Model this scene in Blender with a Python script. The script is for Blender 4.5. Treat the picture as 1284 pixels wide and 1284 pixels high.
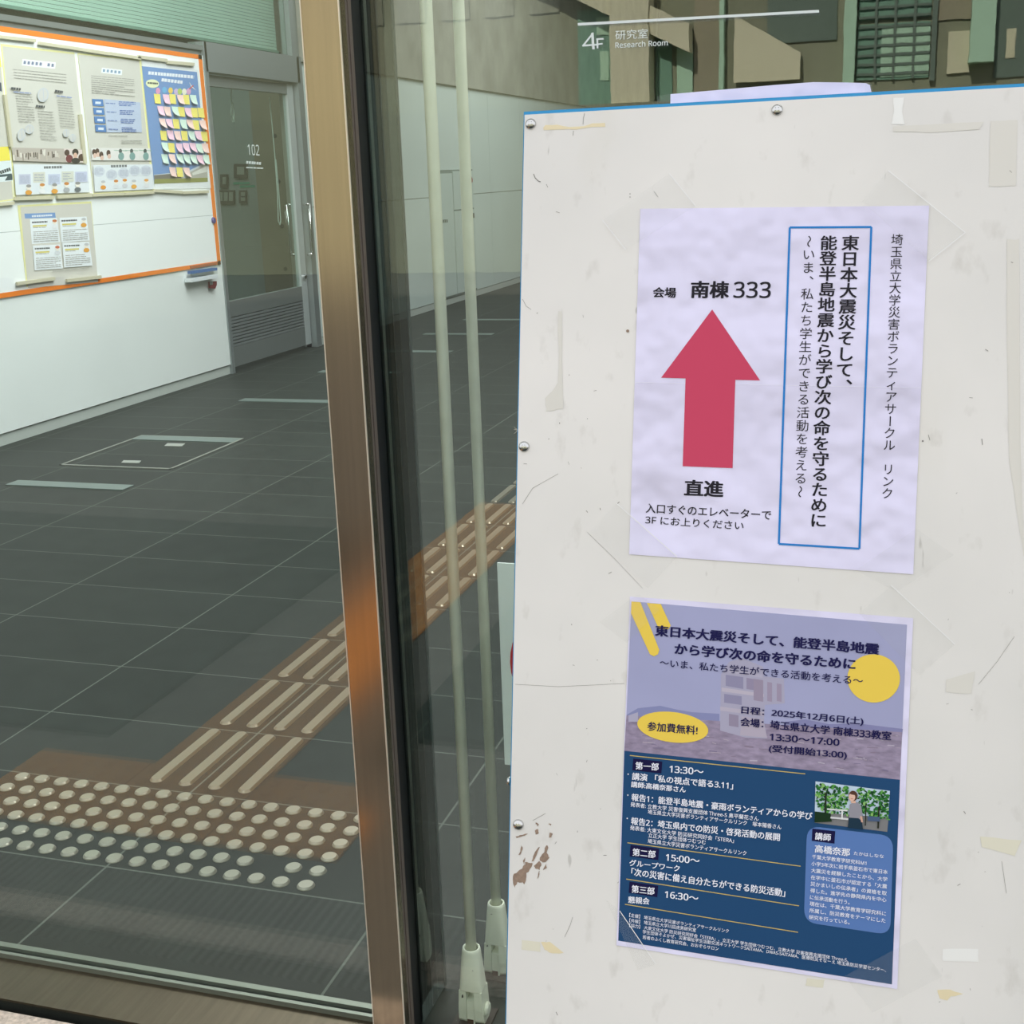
import bpy, bmesh, math, random
from math import sin, cos, radians, pi
from mathutils import Vector, Matrix
random.seed(7)
S = bpy.context.scene
C = S.collection
for o in list(bpy.data.objects): bpy.data.objects.remove(o)

# ------------------------------------------------------------------ camera
CAM_H = 1.3
YAW, PIT, ROL, F = -.30393, -.26162, -.03505, 1590.6
FW = Vector((sin(YAW)*cos(PIT), cos(YAW)*cos(PIT), sin(PIT)))
_r = Vector((cos(YAW), -sin(YAW), 0)); _u = _r.cross(FW)
RT = _r*cos(ROL) + _u*sin(ROL); UP = -_r*sin(ROL) + _u*cos(ROL)
EYE = Vector((0, 0, CAM_H))
cd = bpy.data.cameras.new('camera'); cam = bpy.data.objects.new('camera', cd); C.objects.link(cam)
cam.matrix_world = Matrix.Translation(EYE) @ Matrix((RT, UP, -FW)).transposed().to_4x4()
cd.sensor_fit = 'HORIZONTAL'; cd.sensor_width = 36; cd.lens = 36*F/1284; cd.clip_start = .02; cd.clip_end = 500
S.camera = cam

# ------------------------------------------------------------------ light and exposure
S.view_settings.view_transform = 'Standard'; S.view_settings.look = 'None'
S.view_settings.exposure = 0.0; S.view_settings.gamma = 1.0; S.view_settings.use_curve_mapping = False
W = bpy.data.worlds.new('sky'); S.world = W; W.use_nodes = True
W.node_tree.nodes['Background'].inputs[0].default_value = (.93, .95, 1.0, 1)
W.node_tree.nodes['Background'].inputs[1].default_value = 1.45

def lamp(name, kind, loc, energy, color=(1, 1, 1), size=None, to=None):
    l = bpy.data.lights.new(name, kind); l.energy = energy; l.color = color
    if size and kind == 'AREA': l.shape = 'RECTANGLE'; l.size, l.size_y = size
    o = bpy.data.objects.new(name, l); C.objects.link(o); o.location = loc
    if to is not None: o.rotation_euler = (Vector(to)-Vector(loc)).to_track_quat('-Z', 'Y').to_euler()
    return o
lamp('rod_fill_light', 'AREA', (1.0, 2.7, 4.3), 100, (1, 1, .97), (1.2, 1.2), (.6, 2.5, 0))  # added fill, no fixture of the lobby: brightens the rods near the glass
sun = lamp('sun', 'SUN', (0, 30, 30), 7.5, (1, .95, .84), to=(3.0, 15.0, 18.0)); sun.data.angle = radians(1.5)
lamp('lobby_ceiling_light', 'AREA', (-2.75, 6.2, 4.3), 480, (.98, 1, 1), (3.0, 5.5), (-3.2, 6.4, 0))
lamp('hall_ceiling_light', 'AREA', (-2.2, 13.5, 4.3), 230, (.97, 1, .98), (3.0, 5.0), (-2.6, 13.5, 0))
lamp('study_fill_light', 'AREA', (-6.2, 8.2, 3.9), 105, (.97, 1, .97), (2.0, 2.5), (-6.2, 8.2, 0))  # added fill, no known fixture: lifts the dim room behind the door

# ------------------------------------------------------------------ measuring: a pixel of the photo -> a point on a real surface
def ray(px, py): return RT*((px-642)/F) - UP*((py-642)/F) + FW
class Surf:
    def __init__(s, o, u, v): s.o, s.u, s.v = Vector(o), Vector(u).normalized(), Vector(v).normalized(); s.n = s.u.cross(s.v)
    def p(s, px, py, off=0):
        d = ray(px, py); o = s.o + s.n*off
        return EYE + d*((o-EYE).dot(s.n)/d.dot(s.n))
    def uv(s, px, py):
        q = s.p(px, py) - s.o; return Vector((q.dot(s.u), q.dot(s.v)))
    def at(s, a, b, off=0): return s.o + s.u*a + s.v*b + s.n*off
GY = 1.59                                            # the glass line of the facade
WX = -4.5                                            # the lobby's left wall
yb, lb, rb = .0544, .2647, .0097                     # the notice board: yaw, lean back, tilt
_U = Vector((cos(yb), sin(yb), 0)); _V = Vector((-sin(yb)*sin(lb), cos(yb)*sin(lb), cos(lb)))
BRD = Surf((-.2933, 1.0049, CAM_H+.0433), _U*cos(rb)+_V*sin(rb), -_U*sin(rb)+_V*cos(rb))
WALL = Surf((WX, 0, 0), (0, 1, 0), (0, 0, 1))        # u = along the wall (Y), v = height, n = +X
GLS = Surf((0, GY, 0), (1, 0, 0), (0, 0, 1))         # n = -Y, towards the street
FLR = Surf((0, 0, 0), (1, 0, 0), (0, 1, 0))

# ------------------------------------------------------------------ materials
def lin(c): return tuple(((x/255)/12.92 if x/255 <= .04045 else ((x/255+.055)/1.055)**2.4) for x in c)
MATS = {}
def mat(name, rgb, rough=.6, metal=0, spec=.5, bump=None, vary=None):
    if name in MATS: return MATS[name]
    m = bpy.data.materials.new(name); m.use_nodes = True; nt = m.node_tree; b = nt.nodes['Principled BSDF']
    b.inputs['Base Color'].default_value = (*lin(rgb), 1); b.inputs['Roughness'].default_value = rough
    b.inputs['Metallic'].default_value = metal; b.inputs['Specular IOR Level'].default_value = spec
    tc = nt.nodes.new('ShaderNodeTexCoord')
    if vary:                                          # (scale, amount) mottling or (scale, amount, stretch xyz)
        n = nt.nodes.new('ShaderNodeTexNoise'); n.inputs['Scale'].default_value = vary[0]; n.inputs['Detail'].default_value = 6
        mp = nt.nodes.new('ShaderNodeMapping'); nt.links.new(tc.outputs['Object'], mp.inputs[0])
        if len(vary) > 2: mp.inputs['Scale'].default_value = vary[2]
        nt.links.new(mp.outputs[0], n.inputs['Vector'])
        r = nt.nodes.new('ShaderNodeMapRange'); r.inputs['From Min'].default_value = .3; r.inputs['From Max'].default_value = .7
        r.inputs['To Min'].default_value = 1-vary[1]; r.inputs['To Max'].default_value = 1+vary[1]
        nt.links.new(n.outputs[0], r.inputs[0])
        mx = nt.nodes.new('ShaderNodeVectorMath'); mx.operation = 'SCALE'; mx.inputs[0].default_value = lin(rgb)
        nt.links.new(r.outputs[0], mx.inputs['Scale']); nt.links.new(mx.outputs[0], b.inputs['Base Color'])
    if bump:                                          # (scale, strength, distance)
        n = nt.nodes.new('ShaderNodeTexNoise'); n.inputs['Scale'].default_value = bump[0]; n.inputs['Detail'].default_value = 3
        nt.links.new(tc.outputs['Object'], n.inputs['Vector'])
        bp = nt.nodes.new('ShaderNodeBump'); bp.inputs['Strength'].default_value = bump[1]; bp.inputs['Distance'].default_value = bump[2]
        nt.links.new(n.outputs[0], bp.inputs['Height']); nt.links.new(bp.outputs[0], b.inputs['Normal'])
    MATS[name] = m; return m
def ink(rgb): return mat('ink_%d_%d_%d' % tuple(rgb), rgb, .7, spec=.15)
def glass(name, tint, f0, wave=0, rough=0.0):
    m = bpy.data.materials.new(name); m.use_nodes = True; nt = m.node_tree; nt.nodes.remove(nt.nodes['Principled BSDF'])
    out = nt.nodes['Material Output']; tr = nt.nodes.new('ShaderNodeBsdfTransparent'); tr.inputs[0].default_value = (*tint, 1)
    gl = nt.nodes.new('ShaderNodeBsdfGlossy'); gl.inputs['Roughness'].default_value = rough; gl.inputs[0].default_value = (.95, 1, .97, 1)
    lw = nt.nodes.new('ShaderNodeLayerWeight'); lw.inputs['Blend'].default_value = .5
    pw = nt.nodes.new('ShaderNodeMath'); pw.operation = 'POWER'; pw.inputs[1].default_value = 5
    mr = nt.nodes.new('ShaderNodeMapRange'); mr.inputs['To Min'].default_value = f0
    mx = nt.nodes.new('ShaderNodeMixShader'); L = nt.links
    L.new(lw.outputs['Facing'], pw.inputs[0]); L.new(pw.outputs[0], mr.inputs[0]); L.new(mr.outputs[0], mx.inputs[0])
    L.new(tr.outputs[0], mx.inputs[1]); L.new(gl.outputs[0], mx.inputs[2]); L.new(mx.outputs[0], out.inputs[0])
    if wave:
        tc = nt.nodes.new('ShaderNodeTexCoord'); n = nt.nodes.new('ShaderNodeTexNoise'); n.inputs['Scale'].default_value = 28
        b = nt.nodes.new('ShaderNodeBump'); b.inputs['Strength'].default_value = wave; b.inputs['Distance'].default_value = .001
        L.new(tc.outputs['Object'], n.inputs['Vector']); L.new(n.outputs[0], b.inputs['Height']); L.new(b.outputs[0], gl.inputs['Normal'])
    MATS[name] = m; return m

# ------------------------------------------------------------------ object helpers
def link(name, verts, faces, m, parent=None, smooth=False, fmats=None):
    me = bpy.data.meshes.new(name); me.from_pydata([tuple(v) for v in verts], [], faces)
    for x in (m if isinstance(m, list) else [m]): me.materials.append(x)
    if fmats: me.polygons.foreach_set('material_index', fmats)
    if smooth: me.polygons.foreach_set('use_smooth', [True]*len(me.polygons))
    me.update()
    o = bpy.data.objects.new(name, me); C.objects.link(o)
    if parent is not None: adopt(o, parent)
    else:                                             # origin at the thing's base
        xs = [v.co for v in me.vertices]
        c = Vector(((min(v.x for v in xs)+max(v.x for v in xs))/2, (min(v.y for v in xs)+max(v.y for v in xs))/2, min(v.z for v in xs)))
        me.transform(Matrix.Translation(-c)); o.location = c
    return o
BASE = {}
def adopt(o, parent):
    r = parent
    while r.parent is not None: r = r.parent
    o.parent = parent
    if r is parent:
        o.matrix_parent_inverse = Matrix.Translation(-parent.location)
def tag(o, label, cat, group=None, kind=None):
    if label: o['label'] = label
    if cat: o['category'] = cat
    if group: o['group'] = group
    if kind: o['kind'] = kind
    return o
def thing(name, loc, label, cat, group=None, kind=None):
    o = bpy.data.objects.new(name, None); C.objects.link(o); o.location = loc; o.empty_display_size = .05
    return tag(o, label, cat, group, kind)
class MB:
    def __init__(s): s.v, s.f, s.m = [], [], []
    def poly(s, pts, mi=0):
        i = len(s.v); s.v += [Vector(p) for p in pts]; s.f.append(list(range(i, i+len(pts)))); s.m.append(mi); return s
    def hexa(s, a, b, mi=0):                          # a: 4 bottom points, b: 4 top points
        i = len(s.v); s.v += [Vector(p) for p in a]+[Vector(p) for p in b]
        for f in ((3, 2, 1, 0), (4, 5, 6, 7), (0, 1, 5, 4), (1, 2, 6, 5), (2, 3, 7, 6), (3, 0, 4, 7)): s.f.append([i+k for k in f]); s.m.append(mi)
        return s
    def box(s, x0, x1, y0, y1, z0, z1, mi=0):
        return s.hexa([(x0, y0, z0), (x1, y0, z0), (x1, y1, z0), (x0, y1, z0)], [(x0, y0, z1), (x1, y0, z1), (x1, y1, z1), (x0, y1, z1)], mi)
    def prism(s, pts, d, mi=0):                       # polygon pushed along d
        n = len(pts); i = len(s.v); s.v += [Vector(p) for p in pts]+[Vector(p)+Vector(d) for p in pts]
        s.f += [list(range(i+n-1, i-1, -1)), list(range(i+n, i+2*n))]+[[i+k, i+(k+1) % n, i+n+(k+1) % n, i+n+k] for k in range(n)]
        s.m += [mi]*(n+2); return s
    def tube(s, p0, p1, r0, r1=None, n=20, mi=0, caps=True):
        r1 = r0 if r1 is None else r1; p0, p1 = Vector(p0), Vector(p1); d = (p1-p0).normalized()
        a = d.orthogonal().normalized(); b = d.cross(a); i = len(s.v)
        for p, r in ((p0, r0), (p1, r1)): s.v += [p+(a*cos(2*pi*k/n)+b*sin(2*pi*k/n))*r for k in range(n)]
        s.f += [[i+k, i+(k+1) % n, i+n+(k+1) % n, i+n+k] for k in range(n)]; s.m += [mi]*n
        if caps: s.f += [list(range(i+n-1, i-1, -1)), list(range(i+n, i+2*n))]; s.m += [mi, mi]
        return s
    def path(s, pts, r, n=10, mi=0):
        for a, b in zip(pts, pts[1:]): s.tube(a, b, r, n=n, mi=mi)
        return s
    def lathe(s, c, axis, prof, n=24, mi=0):          # prof: (radius, height) along axis
        c, d = Vector(c), Vector(axis).normalized(); a = d.orthogonal().normalized(); b = d.cross(a); i = len(s.v)
        for r, h in prof: s.v += [c+d*h+(a*cos(2*pi*k/n)+b*sin(2*pi*k/n))*r for k in range(n)]
        for j in range(len(prof)-1): s.f += [[i+j*n+k, i+j*n+(k+1) % n, i+(j+1)*n+(k+1) % n, i+(j+1)*n+k] for k in range(n)]; s.m += [mi]*n
        s.f += [list(range(i+n-1, i-1, -1)), list(range(i+(len(prof)-1)*n, i+len(prof)*n))]; s.m += [mi, mi]
        return s
    def go(s, name, m, parent=None, smooth=False): return link(name, s.v, s.f, m, parent, smooth, s.m if isinstance(m, list) else None)
def flat(name, surf, quad, m, parent=None, off=.001, thick=0):
    b = MB(); pts = [surf.p(x, y, off) for x, y in quad]
    if thick: b.prism(pts, -surf.n*thick)
    else: b.poly(pts)
    return b.go(name, m, parent)
def ell(cx, cy, rx, ry, rot=0, n=28):
    a = radians(rot); return [(cx+rx*cos(t)*cos(a)-ry*sin(t)*sin(a), cy+rx*cos(t)*sin(a)+ry*sin(t)*cos(a)) for t in (2*pi*k/n for k in range(n))]
def bar(a, b, w):                                     # px strip from a to b, w wide
    dx, dy = b[0]-a[0], b[1]-a[1]; l = math.hypot(dx, dy); nx, ny = -dy/l*w/2, dx/l*w/2
    return [(a[0]+nx, a[1]+ny), (b[0]+nx, b[1]+ny), (b[0]-nx, b[1]-ny), (a[0]-nx, a[1]-ny)]
def rnd4(tl, tr, br, bl, r, n=6):                     # rounded quad
    q = [Vector(p) for p in (tl, tr, br, bl)]; out = []
    for i in range(4):
        p, a, b = q[i], q[i-1], q[(i+1) % 4]; pa = p+(a-p).normalized()*r; pb = p+(b-p).normalized()*r
        for k in range(n+1):
            t = k/n; w = pa.lerp(p, t).lerp(p.lerp(pb, t), t); out.append((w.x, w.y))
    return out
def pic(name, surf, layers, parent, off=.0006, step=.00003):
    """one printed picture: polygons of several inks, one mesh"""
    cols = []; b = MB()
    for k, (poly, col) in enumerate(layers):
        m = col if not isinstance(col, tuple) else ink(col)
        if m not in cols: cols.append(m)
        b.poly([surf.p(x, y, off+k*step) for x, y in poly], cols.index(m))
    return b.go(name, cols, parent)
def dashes(a, b, h, rng, lo=2, hi=6, gap=.6):         # an unreadably small line of print
    dx, dy = b[0]-a[0], b[1]-a[1]; l = math.hypot(dx, dy); t = 0; out = []
    while t < l:
        w = min(rng.uniform(lo, hi), l-t)
        out.append(bar((a[0]+dx*t/l, a[1]+dy*t/l), (a[0]+dx*(t+w)/l, a[1]+dy*(t+w)/l), h)); t += w+gap*rng.uniform(.6, 1.8)
    return out
def wob(poly, amp, sub, rng):                         # ragged outline
    out = []
    for i, p in enumerate(poly):
        q = poly[(i+1) % len(poly)]
        for k in range(sub):
            t = k/sub; out.append((p[0]+(q[0]-p[0])*t+rng.uniform(-amp, amp), p[1]+(q[1]-p[1])*t+rng.uniform(-amp, amp)))
    return out

# ------------------------------------------------------------------ lettering
GLY = {}
def sans(ch):                                         # plain sans digits and letters for Latin
    i = ord(ch)
    if 48 <= i <= 57: return chr(0x1D7E2+i-48)
    if 65 <= i <= 90: return chr(0x1D5A0+i-65)
    if 97 <= i <= 122: return chr(0x1D5BA+i-97)
    return ch
def glyphs(s, bold):
    s = ''.join(sans(c) for c in s)
    k = (s, bold)
    if k not in GLY:
        cu = bpy.data.curves.new('t', 'FONT'); cu.body = s; cu.size = 1; cu.resolution_u = 3
        o = bpy.data.objects.new('t', cu); C.objects.link(o); dg = bpy.context.evaluated_depsgraph_get()
        me = bpy.data.meshes.new_from_object(o.evaluated_get(dg))
        V = [(v.co.x, v.co.y) for v in me.vertices]; Fc = [list(p.vertices) for p in me.polygons]; n = len(V)
        sh = [(0, 0)] if bold <= .004 else [(bold*cos(t), bold*sin(t)*.75) for t in (pi/4+pi/2*i for i in range(4))]
        if bold > .016: sh += [(bold, 0), (-bold, 0)]
        GLY[k] = ([(x+a, y+b, 1.5e-5*j) for j, (a, b) in enumerate(sh) for x, y in V], [[i+n*j for i in p] for j in range(len(sh)) for p in Fc])
        bpy.data.objects.remove(o); bpy.data.curves.remove(cu); bpy.data.meshes.remove(me)
    return GLY[k]
def text(surf, s, A, B, h, m, parent, off=.0008, bold=.02, name='lettering', fill=True):
    """writes s between the ink ends A and B (mid-line, px), h px tall"""
    v, f = glyphs(s, bold); x0, x1 = min(p[0] for p in v), max(p[0] for p in v); y0, y1 = min(p[1] for p in v), max(p[1] for p in v)
    a, b = surf.uv(*A), surf.uv(*B); d = b-a; sx = d.length/(x1-x0); e = d.normalized(); n = Vector((-e.y, e.x))
    mx, my = (A[0]+B[0])/2, (A[1]+B[1])/2
    sy = (surf.uv(mx, my-h/2)-surf.uv(mx, my+h/2)).length/(y1-y0); ym = (y0+y1)/2
    pts = []
    for x, y, z in v:
        q = a + e*((x-x0)*sx) + n*((y-ym)*sy); pts.append(surf.at(q.x, q.y, off+z))
    return link(name, pts, f, m, parent)
def vtext(surf, s, A, B, em, m, parent, off=.0008, bold=.02, wid=1.0):
    """vertical writing: A and B are the centres of the first and last character"""
    a, b = surf.uv(*A), surf.uv(*B); n = len(s); d = (b-a)/(n-1); k = em*d.length; dn = d.normalized(); rt = Vector((-dn.y, dn.x))
    V, Fc = [], []
    for i, ch in enumerate(s):
        if ch in ' \u3000': continue
        v, f = glyphs(ch, bold); x0, x1 = min(p[0] for p in v), max(p[0] for p in v); y0, y1 = min(p[1] for p in v), max(p[1] for p in v)
        cx, cy = .5, .36; c = a+d*i; j = len(V)
        for x, y, z in v:
            if ch in 'ー～': X, Y = -(y-(y0+y1)/2)*(-1), -(x-(x0+x1)/2)
            elif ch in '、': X, Y = x-(x0+x1)/2+.28, y-(y0+y1)/2+.25
            else: X, Y = x-cx, y-cy
            q = c + rt*(X*k*wid) - dn*(Y*k); V.append(surf.at(q.x, q.y, off+z))
        Fc += [[j+t for t in p] for p in f]
    return link('lettering', V, Fc, m, parent)

# ================================================================== THE SETTING
M_white = mat('white_panel', (236, 243, 240), .45, vary=(1.3, .03))
M_conc = mat('concrete', (150, 150, 140), .8, vary=(2.2, .22), bump=(40, .15, .003))
M_alu = mat('aluminium', (150, 158, 158), .42, .55)
M_alud = mat('aluminium_grey', (128, 135, 133), .45, .4)
M_dark = mat('black_gasket', (26, 28, 30), .5)
M_steel = mat('brushed_steel', (176, 161, 142), .15, .97, vary=(3, .06, (60, 60, 1)))
M_bead = mat('bronze_bead', (116, 104, 96), .4, .2)
M_chrome = mat('chrome', (215, 215, 215), .15, 1)
M_base = mat('baseboard_grey', (188, 196, 190), .55)

def floor_material():
    m = bpy.data.materials.new('grey_floor_tiles'); m.use_nodes = True; nt = m.node_tree; b = nt.nodes['Principled BSDF']; L = nt.links
    g = nt.nodes.new('ShaderNodeNewGeometry'); sp = nt.nodes.new('ShaderNodeSeparateXYZ'); L.new(g.outputs['Position'], sp.inputs[0])
    def mth(op, a, bv=None, cv=None):
        n = nt.nodes.new('ShaderNodeMath'); n.operation = op
        for i, x in enumerate((a, bv, cv)):
            if x is None: continue
            if isinstance(x, (int, float)): n.inputs[i].default_value = x
            else: L.new(x, n.inputs[i])
        return n.outputs[0]
    X, Y = sp.outputs[0], sp.outputs[1]
    fx = mth('MODULO', mth('ADD', X, 2.649+.593*40), .593); fy = mth('MODULO', mth('ADD', Y, -1.901+.3155*40), .3155)
    gx = mth('LESS_THAN', mth('MINIMUM', fx, mth('SUBTRACT', .593, fx)), .0024)
    gy = mth('LESS_THAN', mth('MINIMUM', fy, mth('SUBTRACT', .3155, fy)), .0020)
    gr = mth('MAXIMUM', gx, gy)
    ix = mth('FLOOR', mth('DIVIDE', mth('ADD', X, 2.649+.593*40), .593)); iy = mth('FLOOR', mth('DIVIDE', mth('ADD', Y, -1.901+.3155*40), .3155))
    cb = nt.nodes.new('ShaderNodeCombineXYZ'); L.new(ix, cb.inputs[0]); L.new(iy, cb.inputs[1])
    wn = nt.nodes.new('ShaderNodeTexWhiteNoise'); wn.noise_dimensions = '3D'; L.new(cb.outputs[0], wn.inputs['Vector'])
    ns = nt.nodes.new('ShaderNodeTexNoise'); ns.inputs['Scale'].default_value = 9; ns.inputs['Detail'].default_value = 8; L.new(g.outputs['Position'], ns.inputs['Vector'])
    val = mth('ADD', mth('MULTIPLY', wn.outputs[0], .18), mth('MULTIPLY', ns.outputs[0], .5))     # ~.1 .. .6
    val = mth('ADD', val, .66)
    # ribbed mat tiles just inside the threshold
    rib = mth('SINE', mth('MULTIPLY', X, 2*pi/.0185)); inrib = mth('LESS_THAN', Y, 1.9); outr = mth('GREATER_THAN', Y, 1.66)
    ribm = mth('MULTIPLY', mth('MULTIPLY', inrib, outr), 1)
    val = mth('ADD', val, mth('MULTIPLY', mth('MULTIPLY', rib, ribm), .09))
    vm = nt.nodes.new('ShaderNodeVectorMath'); vm.operation = 'SCALE'; vm.inputs[0].default_value = lin((47, 51, 47)); L.new(val, vm.inputs['Scale'])
    mx = nt.nodes.new('ShaderNodeMix'); mx.data_type = 'RGBA'; L.new(gr, mx.inputs[0]); L.new(vm.outputs[0], mx.inputs[6]); mx.inputs[7].default_value = (*lin((96, 102, 94)), 1)
    L.new(mx.outputs[2], b.inputs['Base Color'])
    b.inputs['Roughness'].default_value = .5; b.inputs['Specular IOR Level'].default_value = .12
    h = mth('SUBTRACT', mth('MULTIPLY', mth('MULTIPLY', rib, ribm), .25), gr)
    bp = nt.nodes.new('ShaderNodeBump'); bp.inputs['Strength'].default_value = .5; bp.inputs['Distance'].default_value = .002; L.new(h, bp.inputs['Height']); L.new(bp.outputs[0], b.inputs['Normal'])
    return m
def struct(o): o['kind'] = 'structure'; return o

struct(MB().box(-9, 4, 1.488, 24.3, -.2, 0).go('floor', floor_material()))
struct(MB().box(-9.3, 4.3, 1.9, 24.6, 4.4, 9.5).go('ceiling', mat('ceiling_white', (190, 195, 190), .8)))
struct(MB().box(-9.3, 4.3, 1.56, 1.9, 2.6, 9.5).box(-9.3, -4.52, 1.56, 1.9, -.2, 2.6).go('wall_front', M_conc))
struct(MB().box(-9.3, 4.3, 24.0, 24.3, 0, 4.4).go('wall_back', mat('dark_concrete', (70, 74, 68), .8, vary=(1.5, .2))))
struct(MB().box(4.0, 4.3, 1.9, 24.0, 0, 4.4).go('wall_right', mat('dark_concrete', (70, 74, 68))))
struct(MB().box(-9.3, -9.0, 1.9, 24.0, 0, 4.4).go('wall_outer', M_conc))
# left wall: white panelling in front of the study, panelling and bare concrete further down the hall
b = MB().box(WX-.09, WX, 1.9, 7.885, .066, 2.11)
struct(b.go('wall_left', M_white))
b = MB()
ys = [9.345, 10.9, 12.25, 13.36, 13.97, 15.2, 16.4, 17.6, 19, 20.5, 22, 24.0]
for y0, y1 in zip(ys, ys[1:]):
    b.box(WX-.09, WX, y0+.003, y1-.003, .066, 1.084).box(WX-.09, WX, y0+.003, y1-.003, 1.09, 2.163)
struct(b.go('wall_hall', mat('hall_panel', (206, 220, 216), .5, vary=(1.0, .04))))
b = MB().box(WX-.2, WX-.092, 9.34, 24.0, 0, 2.163).box(WX-.2, WX+.03, 9.34, 24.0, 2.168, 4.4)
b.box(WX-.2, WX-.0, 1.9, 9.34, 3.3, 4.4)
struct(b.go('wall_upper', M_conc))
b = MB()
b.box(WX-.12, WX-.01, 1.9, 7.885, 0, .06).box(WX-.1, WX-.004, 9.345, 24.0, 0, .06)
struct(b.go('baseboard_left', M_base))
# rail over the panelling and the study's clerestory with its blind
b = MB().box(WX-.09, WX+.006, 1.9, 7.9, 2.143, 2.172).box(WX-.09, WX-.012, 1.9, 7.9, 2.112, 2.137)
struct(b.go('trim_1', M_alud))
win = struct(thing('window_1', (WX, 5.6, 2.2), None, None))
b = MB().box(WX-.08, WX, 9.22, 9.335, 2.2, 3.3).box(WX-.08, WX, 1.9, 9.335, 3.24, 3.3)
b.go('window_frame', M_alu, win)
MB().box(WX-.046, WX-.04, 1.9, 9.22, 2.174, 3.24).go('window_pane', glass('clear_glass', (.93, .97, .95), .04), win)
b = MB()
M_blind = mat('blind_green', (182, 208, 196), .6, vary=(.8, .05))
z = 2.246
while z < 3.22:
    b.box(WX-.1155, WX-.115, 1.95, 9.2, z, z+.0204)
    z += .0225
MB().box(WX-.3, WX-.135, 1.9, 9.3, 2.05, 2.24).box(WX-.3, WX-.29, 1.9, 9.3, 2.2, 3.3).go('blind_shade_backing', mat('painted_shade', (40, 46, 42), .8), win)  # added dark box and sheet: painted shade under the blind and between slats
bl = thing('venetian_blind', (WX-.12, 5.6, 2.23), 'pale green slatted blind drawn down behind the clerestory window over the whiteboard', 'blind')
b.go('slat_panel', M_blind, bl)
MB().box(WX-.13, WX-.1, 1.95, 9.2, 2.226, 2.244).go('bottom_rail', mat('blind_rail', (120, 150, 138), .5), bl)

# ---- the study door
door = struct(thing('door_1', (WX, 8.6, 0), None, None))
b = MB().box(WX-.1, WX+.012, 7.885, 7.925, 0, 2.2).box(WX-.1, WX+.012, 9.262, 9.345, 0, 2.2).box(WX-.1, WX+.012, 7.9, 9.3, 2.012, 2.2)
b.go('door_frame', M_alu, door)
lf = MB()
y0, y1 = 7.93, 9.255
x0, x1 = WX-.075, WX-.035
lf.box(x0, x1, y0, y0+.012, .03, 2.0).box(x0, x1, y0, y1, 1.928, 2.0).box(x0, x1, y0, y1, .38, .49).box(x0, x1, y0, y1, .03, .17)
lf.go('door_leaf', M_alud, door)
MB().box(x0, x1+.002, 9.155, 9.25, .03, 2.0).go('stile', mat('aluminium_light', (190, 198, 198), .4, .3), door)
MB().box(x0, x1-.004, 9.25, 9.262, .0, 2.0).go('door_gap', M_dark, door)
b = MB(); n = 9
for k in range(n):
    z = .172+k*.0232
    b.hexa([(x0, y0+.012, z+.012), (x1, y0+.012, z), (x1, 9.155, z), (x0, 9.155, z+.012)], [(x0, y0+.012, z+.026), (x1, y0+.012, z+.015), (x1, 9.155, z+.015), (x0, 9.155, z+.026)])
b.go('louvre', M_alu, door)
MB().box(x0, x0+.004, y0+.012, 9.155, .17, .38).go('louvre_backing', M_dark, door)
MB().box(WX-.058, WX-.052, y0+.012, 9.155, .49, 1.928).go('door_glass', glass('door_glass', (.84, .9, .87), .05), door)
def pull(x, y):
    return MB().path([(x-.03 if x < WX else x-.045, y, 1.11), (x, y, 1.115), (x, y, .735), (x-.045, y, .73)], .009, 10)
h1 = pull(WX+.045, 9.225).go('door_handle', M_chrome, door, True); h1['label'] = 'chrome outer pull handle'
h2 = MB().path([(WX-.07, 9.19, 1.11), (WX-.125, 9.19, 1.115), (WX-.125, 9.19, .735), (WX-.07, 9.19, .73)], .009, 10).go('door_handle', M_chrome, door, True); h2['label'] = 'chrome inner pull handle'
MB().lathe((WX-.035, 9.2, .56), (1, 0, 0), [(.018, 0), (.018, .018), (.012, .024)], 16).go('door_lock', M_chrome, door)
DG = Surf((WX-.051, 0, 0), (0, 1, 0), (0, 0, 1))
M_vinyl = mat('white_vinyl', (232, 240, 240), .5)
text(DG, '102', (310.5, 187.5), (325, 188.5), 13.5, M_vinyl, door, .001, .0, 'room_number')
rg = random.Random(3)
pic('room_name', DG, [(q, M_vinyl) for q in dashes((309, 203.5), (328, 205), 3.4, rg, 2.2, 2.6, .7)]+[(q, M_vinyl) for q in dashes((309, 210), (330, 211), 1.6, rg, 2, 5, .4)], door, .001)

# ---- the study behind the door
struct(MB().box(-9, -4.72, 10.3, 10.5, 0, 4.4).go('wall_study', mat('study_plaster', (116, 128, 126), .8, vary=(1.5, .1))))
struct(MB().box(-9, -4.72, 7.0, 7.1, 0, 4.4).go('wall_study_front', mat('study_plaster', (118, 128, 122))))
b = MB().box(-5.33, -4.95, 10.05, 10.3, 0, 4.4)
st = struct(b.go('trim_2', mat('study_post', (112, 108, 92), .7, vary=(3, .12))))
for z, lab in ((1.66, 'topmost'), (1.29, 'second from the top'), (.92, 'third from the top'), (.56, 'lowest')):
    tag(MB().lathe((-5.12, 10.05, z), (0, -1, 0), [(.018, 0), (.018, .003)], 14).go('anchor_hole', mat('hole_dark', (40, 42, 38), .8)), 'round dark anchor hole in the brown post inside room 102, '+lab, 'anchor hole', 'anchor holes in the post')
SW = Surf((0, 10.298, 0), (1, 0, 0), (0, 0, 1))
M_sw = mat('switch_black', (38, 42, 40), .5); M_swi = mat('switch_grey', (120, 128, 120), .5)
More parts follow.
